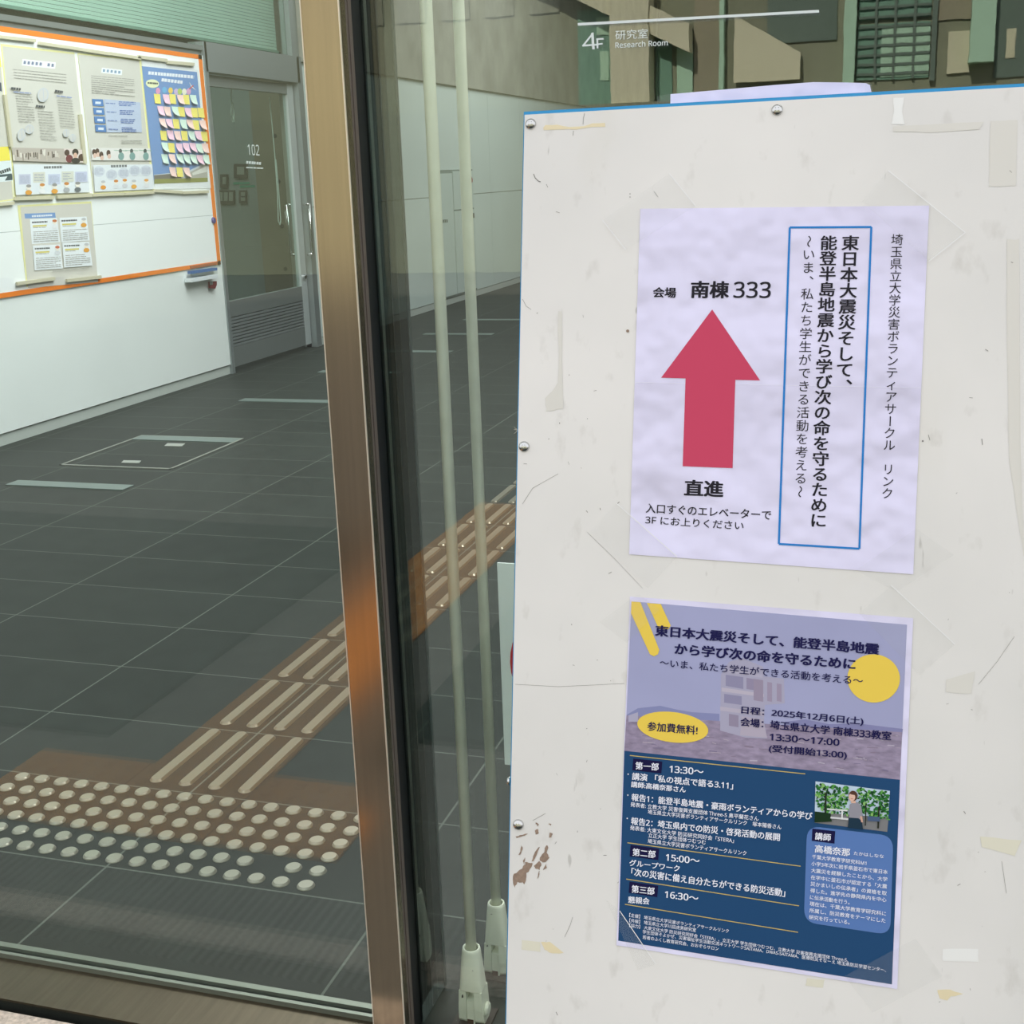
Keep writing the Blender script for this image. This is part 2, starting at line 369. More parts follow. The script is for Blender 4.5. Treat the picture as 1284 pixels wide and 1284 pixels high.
for nm, q, inn, lab in (
    ('thermostat', (293, 205.5, 309.5, 223.5), [(297, 209, 306, 219)], 'square dark framed thermostat above the green tape behind the door glass'),
    ('light_switch', (276, 218.5, 285.5, 235.5), [(279, 222, 283, 231)], 'single dark switch plate above the triple one behind the door glass'),
    ('light_switch', (271.5, 238.5, 294, 255.5), [(274, 241, 279, 252), (280.5, 241, 285.5, 252), (287, 241, 292, 252)], 'dark plate of three rockers on the study wall'),
    ('light_switch', (299.5, 238.5, 309, 255), [(302, 241, 307, 246), (302, 247.5, 307, 252)], 'dark plate of two rockers right of the triple one')):
    t = thing(nm, SW.p((q[0]+q[2])/2, q[3]), lab, 'switch' if nm != 'thermostat' else 'thermostat')
    flat('plate', SW, [(q[0], q[3]), (q[2], q[3]), (q[2], q[1]), (q[0], q[1])], M_sw, t, .014, .014)
    for r in inn: flat('rocker', SW, [(r[0], r[3]), (r[2], r[3]), (r[2], r[1]), (r[0], r[1])], M_swi, t, .018, .004)
M_green = mat('green_tape', (20, 130, 105), .6)
tag(flat('green_tape', SW, [(292.5, 231.5), (313, 231), (313, 228), (292.5, 228.5)], M_green, None, .002, .001), 'upper strip of green tape stuck under the thermostat', 'tape')
tag(flat('green_tape', SW, [(300.5, 235.5), (319.5, 235), (319.5, 232), (300.5, 232.5)], M_green, None, .002, .001), 'lower strip of green tape stuck right above the double switch', 'tape')
# blind cord loops hanging inside the door
cordm = mat('cord_white', (205, 214, 208), .6)
RM = Surf((WX-.2, 0, 0), (0, 1, 0), (0, 0, 1))
def cord(pts): return MB().path([RM.p(x, y) for x, y in pts], .004, 8)
tag(cord([(290.5, 108), (289.3, 122), (290.3, 130), (290, 142), (292, 150), (293, 150.5), (293.5, 142), (292, 131), (291, 128)]).tube(RM.p(292, 148), RM.p(293, 153), .008).go('blind_cord', cordm), 'short white cord loop hanging at the left inside the door glass', 'cord')
tag(cord([(338, 122), (341.5, 160), (345, 200), (348, 245), (349, 277), (351, 282), (352, 276), (349.5, 240), (346, 200)]).go('blind_cord', cordm), 'long white cord hanging down the middle of the door glass', 'cord')
tag(MB().box(-6.9, -5.75, 9.0, 9.5, 0, .72).go('study_table', mat('study_white', (190, 205, 198), .5)), 'pale low cupboard seen through the lower door glass', 'cupboard')

# ---- facade: threshold, steel mullion, gasket, panes
struct(MB().box(-9, 4, 1.488, 1.585, -.1, .004).go('trim_3', mat('threshold_steel', (86, 77, 62), .36, .75, vary=(4, .12, (30, 2, 1)))))
b = MB().box(-4.5, -.731, 1.585, 1.592, 0, .013).box(-4.5, -.731, 1.6, 1.612, 0, .016)
struct(b.go('trim_4', mat('channel_metal', (120, 126, 114), .4, .5)))
col = struct(thing('trim_5', (-.705, 1.55, 0), None, None))
MB().box(-.7315, -.679, 1.53, 1.548, .004, 2.6).go('steel_face', M_steel, col)
MB().box(-.7275, -.6797, 1.548, 1.555, .004, 2.6).box(-.7275, -.6812, 1.555, 1.558, .004, 2.6).box(-.7275, -.6797, 1.558, 1.568, .004, 2.6).go('bronze_bead', M_bead, col)
MB().box(-.6805, -.6788, 1.5292, 1.5315, .004, 2.6).box(-.7317, -.7302, 1.5292, 1.5315, .004, 2.6).go('edge_highlight', mat('painted_highlight', (232, 222, 206), .3, .5), col)  # pale strips paint the highlight along the steel face's corners
MB().box(-.7275, -.683, 1.568, 1.61, .004, 2.6).go('gasket', M_dark, col)
M_g1 = glass('entrance_glass', (.96, .985, .975), .05)
M_g2 = glass('facade_glass', (.955, .98, .97), .08, .012)
struct(MB().box(-4.5, -.731, 1.592, 1.6, .004, 2.6).go('window_2', M_g1))
struct(MB().box(-.70, 4.0, 1.588, 1.6, .004, 2.6).go('window_3', M_g2))
struct(MB().box(-.697, -.678, 1.603, 1.705, .004, 2.6).go('window_fin', glass('fin_glass', (.33, .37, .36), .03)))
struct(MB().box(-.6785, -.6765, 1.698, 1.705, .004, 2.6).go('trim_6', mat('fin_edge', (84, 92, 90), .3)))

# ---- writing on the right-hand pane
sg = thing('glass_lettering', GLS.p(780, 60), 'white vinyl 4F Research Room direction with a thin line on the glass above the board', 'lettering')
o4 = .004
flat('line', GLS, bar((724.5, 30.5), (1027, 14), 3.4), M_vinyl, sg, o4)
b = [bar((744, 41), (730.6, 58), 2.2), bar((730, 57.3), (750.5, 55.8), 2.2), bar((742.6, 41.2), (744.2, 61.8), 3.2)]
pic('floor_number', GLS, [(q, M_vinyl) for q in b], sg, o4)
pic('floor_letter', GLS, [(q, M_vinyl) for q in (bar((749, 48), (749.2, 60.6), 2.2), bar((747.8, 49), (756.8, 48.6), 2), bar((749, 55.4), (755.6, 54.8), 1.8))], sg, o4)
text(GLS, '研究室', (772.5, 44.5), (813, 42.2), 12, M_vinyl, sg, o4, .0)
text(GLS, 'Research Room', (772.5, 57), (838, 53.6), 7.4, M_vinyl, sg, o4, .012)

# ================================================================== OUTSIDE
struct(MB().box(-30, 30, 1.405, 1.47, -.3, -.004).go('ground_kerb', mat('granite_paving', (182, 166, 152), .6, vary=(140, .3), bump=(180, .5, .002))))
struct(MB().box(-30, 30, -30, 1.405, -.3, -.004).go('ground', mat('grey_paving', (104, 100, 94), .7, vary=(60, .2))))
struct(MB().box(-9, 4, 1.47, 1.488, -.3, -.03).go('trim_7', M_dark))
M_yel = mat('yellow_block', (220, 144, 62), .6)
def block(y0, y1, x0, x1, dots):
    t = thing('tactile_block', ((x0+x1)/2, (y0+y1)/2, 0), None, None)
    b = MB().box(x0, x1, y0, y1, -.004, .002)
    if dots:
        for i in range(5):
            for j in range(5): b.lathe((x0+.03+.06*i, y0+.03+.06*j, .002), (0, 0, 1), [(.015, 0), (.011, .005)], 10)
    else:
        for i in range(4):
            x = x0+.0375+.075*i; b.hexa([(x-.015, y0+.012, .002), (x+.015, y0+.012, .002), (x+.015, y1-.012, .002), (x-.015, y1-.012, .002)], [(x-.01, y0+.018, .007), (x+.01, y0+.018, .007), (x+.01, y1-.018, .007), (x-.01, y1-.018, .007)])
    b.go('slab', M_yel, t)
    return t
for i in range(3): tag(block(.86, 1.16, -1.93+.303*i, -1.63+.303*i, True), 'yellow dotted paving block, %s of three across the outside of the door' % ('left', 'middle', 'right')[i], 'tactile block', 'yellow dotted blocks outside the door')
for j in range(8): tag(block(.858-.302*(j+1), .858-.302*(j+1)+.3, -1.62, -1.32, False), 'yellow ribbed paving block leading to the door outside, mirrored in the glass', 'tactile block', 'yellow ribbed blocks leading to the door')
M_mat = mat('doormat_green', (30, 42, 36), .95)
tag(MB().box(-4.4, -1.82, -1.07, .75, -.004, .008).go('doormat', M_mat), 'dark green mat outside, left of the yellow guiding path', 'doormat')
tag(MB().box(-1.12, .9, -1.6, .6, -.004, .008).go('doormat', M_mat), 'dark green mat outside, right of the yellow guiding path', 'doormat')
# the building across the court, seen mirrored in the glass
bd = thing('building', (-2, -15, 0), 'sunlit pale building with columns and stair across the court, mirrored in the glass', 'building')
Yb = -14
M_cr = mat('cream_render', (226, 218, 190), .8, vary=(.6, .05)); M_ol = mat('olive_wall', (148, 148, 126), .8, vary=(.5, .15))
M_tl = mat('teal_panel', (126, 164, 144), .5); M_pg = mat('pale_green_panel', (190, 222, 196), .5); M_dk = mat('dark_recess', (108, 122, 112), .6); M_br = mat('brown_panel', (162, 152, 130), .7)
MB().box(-16, 14, -20, Yb, 0, 5.2).go('wall', M_ol, bd)
MB().box(-16, 14, -20, Yb+.5, 5.2, 5.6).go('roof', M_cr, bd)
MB().box(-3.74, -3.24, Yb, Yb+.4, 0, 5.2).go('column', M_cr, bd)
MB().box(.60, .88, Yb, Yb+.3, 2.38, 5.2).go('column', M_pg, bd)
MB().box(-.86, -.72, Yb, Yb+.2, 0, 5.2).go('column', M_pg, bd)
MB().box(-2.39, -2.33, Yb, Yb+.15, 0, 5.2).go('downpipe', M_pg, bd)
MB().prism([(-4.9, Yb+.05, 3.75), (-4.9, Yb+.05, 4.1), (-2.74, Yb+.05, 3.02), (-2.74, Yb+.05, 2.68)], (0, .3, 0)).prism([(-2.2, Yb+.05, 3.1), (-1.38, Yb+.05, 2.62), (-1.38, Yb+.05, 2.3), (-2.2, Yb+.05, 2.3)], (0, .1, 0)).go('stair_stringer', M_cr, bd)
for k_, (x0, x1, z0, z1, m) in enumerate(((-4.25, -3.76, 1.2, 3.3, M_tl), (-3.95, -3.84, 2.42, 2.78, M_pg), (-4.0, -3.76, 2.98, 3.2, M_pg), (-3.22, -3.01, 1.2, 2.93, M_tl), (-2.94, -2.74, 1.2, 2.78, M_pg), (-2.72, -2.4, 1.2, 4.5, M_br), (-1.8, -.95, 2.75, 4.5, M_dk), (-.7, .15, 2.95, 5, M_tl), (-.7, .15, 2.25, 2.9, M_tl), (-.42, .15, 2.28, 2.86, M_pg), (.2, .6, 2.9, 5, M_br), (.36, .62, 2.28, 2.76, M_cr), (1.02, 1.12, 2.42, 2.75, M_cr), (.9, 1.6, 2.2, 5, M_dk))):
    q = MB().box(x0, x1, Yb, Yb+(.03 if m in (M_tl, M_dk, M_br) else .045), z0, z1).go('window_panel', m, bd)
b = MB()
for k in range(9): b.box(-.7, .15, Yb+.045, Yb+.06, 2.3+.11*k, 2.33+.11*k)
for x in (-.5, -.28, -.05): b.box(x, x+.03, Yb+.03, Yb+.07, 2.25, 5)
b.box(.165, .225, Yb+.0, Yb+.1, 2.2, 5.2).go('mullion', M_dk, bd)
MB().box(-16, 14, Yb, Yb+.6, 0, 2.1).go('plinth', M_ol, bd)
# upper windows so that the mirrored left part is not blank
b = MB()
for k in range(6): b.box(-8.0+.62*k, -7.6+.62*k, Yb, Yb+.03, 3.3, 4.6)
b.go('window_row', mat('grey_glazing', (150, 150, 132), .6), bd)

# ================================================================== LOBBY FLOOR PIECES
M_stud = mat('steel_stud', (156, 154, 140), .3, .5)
sm = MB().lathe((0, 0, 0), (0, 0, 1), [(.0176, 0), (.0170, .0018), (.0140, .0052)], 24)
stud0 = None
for r in range(6):
    for k in range(-0, 17):
        if (r, k) == (4, 14): continue
        x, y = -1.886+.0527*k, 2.196-.0531*r
        if stud0 is None:
            stud0 = sm.go('tactile_stud', M_stud, None); o = stud0
        else:
            o = stud0.copy(); C.objects.link(o)
        o.location = (x, y, 0)
        tag(o, 'round steel warning stud set in the dark floor just inside the glass', 'stud', 'warning studs inside the entrance')
bm = MB(); nseg = 8
def stadium(w, l, z):
    return [(w*cos(pi+pi*k/nseg), -l/2+w+w*sin(pi+pi*k/nseg), z) for k in range(nseg+1)]+[(w*cos(pi*k/nseg), l/2-w+w*sin(pi*k/nseg), z) for k in range(nseg+1)]
ra, rbb = stadium(.0172, .286, 0), stadium(.0125, .277, .0055); n = len(ra)
bm.v = [Vector(p) for p in ra+rbb]; bm.f = [list(range(n, 2*n)), list(range(n-1, -1, -1))]+[[k, (k+1) % n, n+(k+1) % n, n+k] for k in range(n)]; bm.m = [0]*len(bm.f)
bar0 = None
for j in range(17):
    for k in range(4):
        if bar0 is None: bar0 = bm.go('guide_bar', mat('steel_bar', (146, 140, 124), .3, .6)); o = bar0
        else: o = bar0.copy(); C.objects.link(o)
        o.location = (-1.572+.0745*k, 2.385+.3155*j, 0)
        tag(o, 'long steel guide bar let into the floor, running away from the warning studs', 'guide bar', 'steel guide bars leading into the lobby')
M_strip = mat('floor_strip_grey', (116, 130, 124), .4, .3)
places = ('nearest the camera, in front of the floor hatch', None, 'just behind the floor hatch', 'second behind the floor hatch', 'third behind the floor hatch', 'far down the hall, behind the rods', 'farthest down the hall')
for (y, lab) in zip((4.735, 0, 6.9, 8.03, 9.04, 10.08, 11.11), places):
    if lab is None: continue
    tag(MB().box(-3.885, -3.27, y-.045, y+.045, -.002, .004).go('floor_strip', M_strip), 'pale grey metal strip in the lobby floor, '+lab, 'floor strip')
ht = thing('floor_hatch', (-3.58, 5.46, 0), 'square access hatch with pale edge and two lift plates in the lobby floor', 'floor hatch')
b = MB(); hx0, hx1, hy0, hy1 = -3.895, -3.278, 5.1, 5.816
for a in ((hx0, hx0+.012, hy0, hy1), (hx1-.012, hx1, hy0, hy1), (hx0, hx1, hy0, hy0+.014), (hx0, hx1, hy1-.008, hy1)): b.box(*a, -.002, .003)
b.go('hatch_frame', mat('hatch_edge', (150, 152, 142), .4, .4), ht)
MB().box(-3.886, -3.29, 5.705, 5.808, -.002, .0035).go('hatch_strip', M_strip, ht)
for q in ([(152, 580), (174, 580.5), (177, 577.5), (155, 577)], [(206, 559), (228, 559.5), (232, 556), (210, 555.5)]):
    flat('lift_plate', FLR, q, mat('lift_plate', (168, 172, 164), .35, .4), ht, .003, .004)

# ================================================================== WHITEBOARD AND WHAT HANGS ON IT
M_wb = mat('whiteboard_white', (246, 252, 252), .3)
M_or = mat('orange_tape', (240, 128, 14), .5)
wb = thing('whiteboard', (WX, 4.9, .757), 'wide white magnetic board edged with orange tape on the lobby wall', 'whiteboard')
wy0, wy1, wz0, wz1 = 2.2, 7.862, .757, 2.111
MB().box(WX+.001, WX+.008, wy0, wy1, wz0, wz1).go('panel', M_wb, wb)
MB().box(WX+.0075, WX+.0083, wy0, wy1, 1.086, 1.089).go('seam', mat('seam_grey', (176, 190, 188), .5), wb)
for a in ((wy0, wy1, wz0, wz0+.026), (wy0, wy1, wz1-.027, wz1), (wy1-.045, wy1, wz0, wz1), (wy0, wy0+.045, wz0, wz1)):
    MB().box(WX+.007, WX+.0095, *a).go('border_strip', M_or, wb)
WB = Surf((WX+.009, 0, 0), (0, 1, 0), (0, 0, 1))
M_pg0 = mat('poster_grey', (208, 208, 200), .55); M_pp = mat('poster_paper', (232, 238, 240), .55); M_py = mat('poster_yellow_edge', (238, 236, 170), .6)
def sheet(name, quad, m, t, off=.001): return flat(name, WB, quad, m, t, off, .0008)
rg = random.Random(11)
TX = (156, 156, 152); BLU = (78, 128, 190); LB = (196, 212, 232); SKY = (116, 152, 204)
def lines(x0, x1, y0, y1, n, slope, col=TX, h=.8, skew=.0, rng=rg):
    out = []
    for k in range(n):
        y = y0+(y1-y0)*k/max(1, n-1); sx = skew*(y-y0)
        e = x1-(rng.random()*.5*(x1-x0) if rng.random() < .2 else 0)
        out += [(q, col) for q in dashes((x0+sx, y), (e+sx, y+slope*(e-x0)), h, rng, 2, 7, .5)]
    return out
def head(cx, cy, r, hair, body):
    L = [(ell(cx, cy+r*2.1, r*1.35, r*1.0), body), (ell(cx, cy, r, r*1.15), (240, 236, 226))]
    if hair: L += [(ell(cx, cy-r*.6, r*1.05, r*.65), hair)]
    return L
# left grey poster
p1 = thing('poster', WB.p(60, 246), 'grey course poster with drawings and a photo strip, left of two alike', 'poster', 'grey course posters on the whiteboard')
sheet('sheet', [(18.5, 248.5), (112.8, 243.2), (93.2, 65.8), (1, 55)], M_py, p1)
pic('print', WB, [([(20, 247), (112.6, 242), (93.2, 68.2), (3, 58)], (208, 208, 200)),
    ([(27.5, 78.5), (70, 83.5), (69, 76.5+7), (70.5, 84), (71, 85)][:3]+[(28, 75)], (208, 208, 200))], p1, .0012)
L = [(bar((27.8, 78), (69.5, 82.2), 8), (238, 242, 244))]
L += [(bar((29.5+5*k, 78.2+.5*k), (32.5+5*k, 78.5+.5*k), 4), (120, 132, 160)) for k in range(8) if k != 5]
L += lines(17, 83, 87, 97.5, 4, .1, skew=.05)
L += lines(19, 40, 117, 152, 12, .08, skew=.13)+lines(47, 67, 139, 174, 11, .08, skew=.12)+lines(72, 91, 125, 158, 11, .1, skew=.11)
L += [(q, (70, 76, 84)) for a, b_ in (((14, 110.5), (26, 112)), ((45, 133), (56, 134)), ((69, 114), (79, 115.5))) for q in dashes(a, b_, 3, rg, 2.6, 2.8, .4)]
L += [(q, (120, 140, 190)) for a, b_ in (((17, 115), (39, 117)), ((71, 120), (90, 122.5))) for q in dashes(a, b_, 1.2, rg, 3, 8, .5)]
for cx, cy, rx, ry in ((54, 119, 7, 9), (27, 169, 5, 8), (37, 162, 5.5, 6), (83, 167, 4, 5), (91, 173, 4, 5)):
    L += [(ell(cx, cy, rx, ry, 10), (198, 204, 209)), (ell(cx, cy, rx*.75, ry*.8, 10), (205, 206, 202)), (bar((cx, cy-ry), (cx+1, cy+ry*.9), .8), (190, 199, 210))]
L += [([(16.5, 201.5), (108, 204.5), (105.5, 187), (15, 185)], (186, 178, 170))]
for k in range(26):
    x = 17+k*2.3; y = 187+rg.random()*8; L += [(bar((x, y), (x+rg.uniform(-.5, 1), y+rg.uniform(4, 9)), rg.uniform(.8, 2)), rg.choice(((104, 92, 84), (226, 222, 214), (78, 66, 62), (202, 192, 180))))]
L += [([(80, 186), (107, 188), (109, 204), (83, 203.5)], (222, 210, 206)), (ell(84, 191.5, 3.2, 4), (70, 44, 44)), (ell(87, 199, 4.5, 5), (110, 40, 54)), (ell(94.5, 191, 4, 4.5), (46, 36, 36)), (ell(94.5, 195, 2.5, 3.5), (214, 176, 156)), (ell(95, 201.5, 5.5, 3.6), (36, 34, 40)), (ell(102.5, 197.5, 4.2, 4.6), (70, 46, 40))]
L += [([(17, 206), (110, 206.5), (112.4, 241), (20, 244.5)], (226, 234, 240))]
L += [(q, (110, 116, 120)) for q in dashes((55, 210), (78, 209.5), 3, rg, 2.5, 3, .5)]
for cx, cy, c in ((31, 225, (200, 206, 226)), (49, 222.5, (216, 218, 206)), (68, 225, (198, 208, 230)), (85, 221.5, (214, 218, 206)), (102, 222, (196, 204, 228))):
    L += [(bar((cx-7.5, cy), (cx+7.5, cy-.4), 13), c)]+lines(cx-6, cx+6, cy-4, cy+4, 5, 0, (140, 150, 176), .6)
for cx, cy, hr, bd_ in ((36, 235, (150, 150, 150), (226, 160, 60)), (53, 233.5, (206, 140, 70), (236, 238, 240)), (68.5, 233.5, (150, 150, 150), (226, 160, 60)), (83.5, 232, (200, 130, 60), (170, 176, 182)), (97.5, 231.5, (150, 150, 150), (96, 104, 112))): L += head(cx, cy, 3, hr, bd_)
pic('print', WB, L, p1, .0016)
# right grey poster
p2 = thing('poster', WB.p(150, 243), 'grey course poster with four blue steps, right of two alike', 'poster', 'grey course posters on the whiteboard')
sheet('sheet', [(117.3, 243.5), (193.5, 240), (177, 74.5), (97.3, 66.3)], M_py, p2, .0014)
L = [([(117.6, 242), (191, 238.5), (174.6, 76), (97.8, 68.5)], (208, 208, 200))]
L += [(bar((127.3, 88), (153, 91), 6.5), (236, 242, 244))]+[(bar((129+4.8*k, 88.3+.55*k), (131.8+4.8*k, 88.6+.55*k), 3.4), (132, 160, 186)) for k in range(5)]
L += lines(114, 168, 95, 116, 9, .09, skew=.06)
L += [([(130, 124), (176, 128.5), (178, 166), (134, 166)], (186, 200, 224))]
for k in range(4):
    x, y = 115.5+1.2*k, 124+10.8*k; L += [([(x, y), (x+13.5, y+.6), (x+14.5, y+9.3), (x+1, y+8.7)], BLU), (bar((x+4, y+4.8), (x+11, y+5.1), 3), (214, 226, 240))]
    L += [(q, (120, 140, 190)) for q in dashes((x+17, y+5.4), (x+29, y+6), 1.3, rg, 3, 5, .5)]+[(q, (96, 122, 184)) for dy in (3.2, 5.4, 7.5) for q in dashes((x+33+rg.random(), y+dy+.6), (x+47+rg.uniform(0, 8), y+dy+1.2), 1.2, rg, 2, 5, .5)]
L += lines(136, 160, 170, 171, 1, .02)+lines(152, 178, 176, 179, 2, .02)
L += [([(115.5, 201), (190, 201.5), (188, 186), (114, 185.5)], (226, 226, 224))]
for cx, cy in ((118, 191), (122, 190), (127, 194), (136, 192)): L += [(ell(cx, cy, 2.6, 4), (70, 46, 44)), (ell(cx+1, cy+4, 2.2, 3), (222, 190, 176))]
for cx in (151, 165, 182): L += [(bar((cx-8, 188.5), (cx+8, 189), .8), (150, 190, 172)), (ell(cx, 189.5, 2, 3), (66, 80, 84)), (ell(cx+1, 196, 3.6, 5), (120, 160, 158))]
L += [([(117, 207), (191, 206), (193, 237), (119, 240.5)], (226, 234, 240))]+[(q, (110, 116, 120)) for q in dashes((139, 208.5), (159, 208), 3, rg, 2.5, 3, .5)]
for cx, cy in ((124, 215), (140, 219), (155, 217), (169, 214), (183, 214)): L += [(ell(cx, cy, 7.2, 6.6), (206, 214, 226))]+lines(cx-5, cx+5, cy-3, cy+3, 4, 0, (150, 160, 184), .6)
for cx, cy, hr, bd_ in ((129.5, 229.5, (190, 194, 198), (226, 150, 50)), (145.5, 228.5, (206, 130, 60), (220, 226, 232)), (156.5, 227.5, (214, 140, 50), (206, 210, 216)), (168, 228.5, (190, 194, 198), (230, 170, 70)), (183.5, 227.5, (222, 160, 80), (226, 230, 234))): L += head(cx, cy, 2.6, hr, bd_)
pic('print', WB, L, p2, .0024)
# yellow-topped poster at the frame edge
p3 = thing('poster', WB.p(4, 250), 'yellow and grey poster cut off at the left of the two course posters', 'poster')
sheet('sheet', [(-70, 262), (17.5, 251), (-1, 54), (-78, 44)], M_py, p3, .0007)
L = [([(-68, 260), (16.5, 249.5), (-1.5, 56), (-76, 46)], (204, 204, 196)), ([(-76, 46), (-1.5, 56), (2, 84), (-73, 80)], (232, 228, 110)), ([(-72, 190), (11, 183.5), (13, 201), (-71, 208)], (240, 226, 84)), ([(-71, 208), (13, 201.5), (15, 227), (-69, 234)], (222, 234, 238)), ([(-2, 102), (1.5, 104), (2.5, 115), (-2, 113)], (60, 74, 92))]
L += [(bar((-14, 222), (15, 219), 3), (58, 82, 92)), ([(6, 226.5), (10, 220), (15.5, 219.5), (15.7, 225.8)], (52, 74, 84))]+[(q, (60, 70, 76)) for q in dashes((0, 216.5), (13, 212), 4.2, rg, 2.4, 2.6, .5)]
pic('print', WB, L, p3, .0014)
# small poster with four cards
p4 = thing('poster', WB.p(78, 352), 'grey poster of four white interview cards under a blue title band', 'poster')
sheet('sheet', [(33.5, 360), (122.5, 352), (114.5, 252.5), (22, 257.5)], M_py, p4)
L = [([(35, 361), (123, 353.5), (114, 255), (25.5, 259.5)], (208, 207, 200)), ([(30.5, 268), (69, 266.5), (70, 273), (31.5, 274)], (112, 152, 206))]+[(q, (226, 234, 244)) for q in dashes((40, 271.2), (66, 269.8), 2.2, rg, 2.2, 2.5, .5)]
for (x, y), hx, hair, body in (((37.5, 275), 68.5, (196, 110, 60), (232, 236, 240)), ((74.5, 273), 105, (190, 194, 198), (226, 160, 60)), ((41, 308), 72, (196, 90, 60), (216, 222, 228)), ((78, 304.5), 108.5, (190, 194, 198), (226, 160, 60))):
    L += [([(x, y), (x+34, y-1.5), (x+38, y+28.5), (x+2.5, y+31)], (234, 241, 246))]
    L += [(q, (84, 90, 96)) for q in dashes((x+2.5, y+4), (x+22, y+3), 2, rg, 2, 3, .3)]+[(bar((x+3.5, y+8.6), (x+21, y+7.6), 2), (216, 206, 112))]+lines(x+4, x+20, y+10.5, y+11, 1, -.04)
    L += lines(x+4, x+35, y+16, y+28, 6, -.06, skew=.05)+head(hx, y+3.5, 2.7, hair, body)
L += lines(66, 112, 340, 341, 1, -.09)
pic('print', WB, L, p4, .0018)
# blue poster with sticky notes
p5 = thing('poster', WB.p(228, 233), 'sky blue poster covered with sticky notes at the right end of the whiteboard', 'poster')
sheet('sheet', [(194, 237.5), (264.5, 236), (249, 88), (177.5, 74.8)], M_pp, p5, .0018)
def z5(x, y): return (170+x/6.758, 60+y/6.758)
L = [([z5(158, 1150), z5(612, 1135), z5(520, 205), z5(52, 155)], SKY), ([z5(157, 1075), z5(440, 1045), z5(600, 970), z5(612, 1135), z5(158, 1150)], (196, 206, 214)), ([z5(157, 1080), z5(380, 1060), z5(392, 1118), z5(158, 1120)], (120, 116, 108)), ([z5(440, 1065), z5(606, 980), z5(612, 1110), z5(445, 1112)], (176, 176, 166)), ([z5(480, 1060), z5(604, 1000), z5(607, 1050), z5(484, 1080)], (216, 218, 210)), ([z5(158, 1112), z5(611, 1100), z5(613, 1135), z5(158, 1152)], (142, 146, 84))]
L += [(q, (232, 238, 246)) for a, b_ in ((z5(108, 212), z5(495, 248)), (z5(220, 270), z5(398, 292))) for q in dashes(a, b_, 4, rg, 3, 3.4, .5)]
L += [([z5(*p) for p in ell(143, 303, 56, 36, 5)], (232, 238, 196))]+[(q, (70, 80, 78)) for q in dashes(z5(102, 297), z5(190, 303), 2.2, rg, 1.6, 2, .3)]
for x, y, c in ((190, 365, (226, 160, 196)), (245, 358, (112, 178, 222)), (297, 362, (238, 206, 100)), (345, 372, (206, 186, 220)), (375, 370, (176, 204, 110)), (413, 372, (238, 238, 220)), (450, 370, (220, 170, 206))):
    L += [([z5(*p) for p in ell(x, y, 20, 28, 0, 9)], c)]
L += [([z5(455, 290), z5(475, 320), z5(515, 362), z5(470, 330)], (236, 236, 236)), (bar(z5(455, 350), z5(490, 318), 1.2), (220, 90, 80))]
pic('print', WB, L, p5, .0028, .00004)
NC = {'Y': (mat('note_yellow', (244, 232, 120), .6), 'yellow'), 'P': (mat('note_pink', (244, 204, 224), .6), 'pink'), 'R': (mat('note_salmon', (246, 212, 204), .6), 'salmon'), 'G': (mat('note_green', (212, 238, 224), .6), 'mint green')}
ROWS = [(390, 'top', ((150, 'Y'), (225, 'P'), (280, 'Y'), (345, 'R'), (395, 'Y'), (455, 'G'))),
        (495, 'second', ((178, 'P'), (235, 'R'), (300, 'G'), (355, 'Y'), (410, 'P'), (465, 'Y'), (520, 'Y'))),
        (600, 'third', ((193, 'R'), (250, 'P'), (310, 'Y'), (370, 'G'), (425, 'R'), (478, 'Y'), (535, 'R'))),
        (700, 'fourth', ((203, 'Y'), (260, 'P'), (320, 'R'), (380, 'Y'), (440, 'G'), (495, 'P'), (548, 'Y'))),
        (803, 'fifth', ((213, 'G'), (270, 'Y'), (335, 'P'), (393, 'P'), (450, 'P'), (505, 'G'), (555, 'R'))),
        (898, 'sixth', ((213, 'G'), (275, 'R'), (340, 'G'), (398, 'G'), (455, 'G'), (510, 'P'), (563, 'G'))),
        (1008, 'bottom', ((280, 'R'), (340, 'Y'), (398, 'R')))]
ORD = ('first', 'second', 'third', 'fourth', 'fifth', 'sixth', 'seventh')
for y, rn, notes in ROWS:
    for i, (x, c) in enumerate(notes):
        m, cn = NC[c]; curl = .004 if c == 'Y' else random.uniform(.012, .024); b = MB(); N = 5
        yy = y+random.uniform(-4, 4)+i*2.2*(1 if y < 700 else .4)
        tl, tr, br, bl = [Vector(WB.uv(*z5(*q))) for q in ((x, yy), (x+53, yy+4), (x+59, yy+86), (x+6, yy+84))]
        for t in range(N+1):
            for s in range(N+1):
                u_, v_ = s/N, t/N; q = tl.lerp(tr, u_).lerp(bl.lerp(br, u_), v_); k = curl*v_*v_*(1.0-.45*u_)
                b.v.append(WB.at(q.x+k*.3*(1-u_), q.y+k*.5*(1-u_)*v_, .0035+.0006+k))
        b.f = [[t*(N+1)+s, (t+1)*(N+1)+s, (t+1)*(N+1)+s+1, t*(N+1)+s+1] for t in range(N) for s in range(N)]; b.m = [0]*len(b.f)
        tag(b.go('sticky_note', m, None, True), '%s sticky note, %s from the left in the %s row on the blue poster' % (cn, ORD[i], rn), 'sticky note', 'sticky notes on the blue poster')
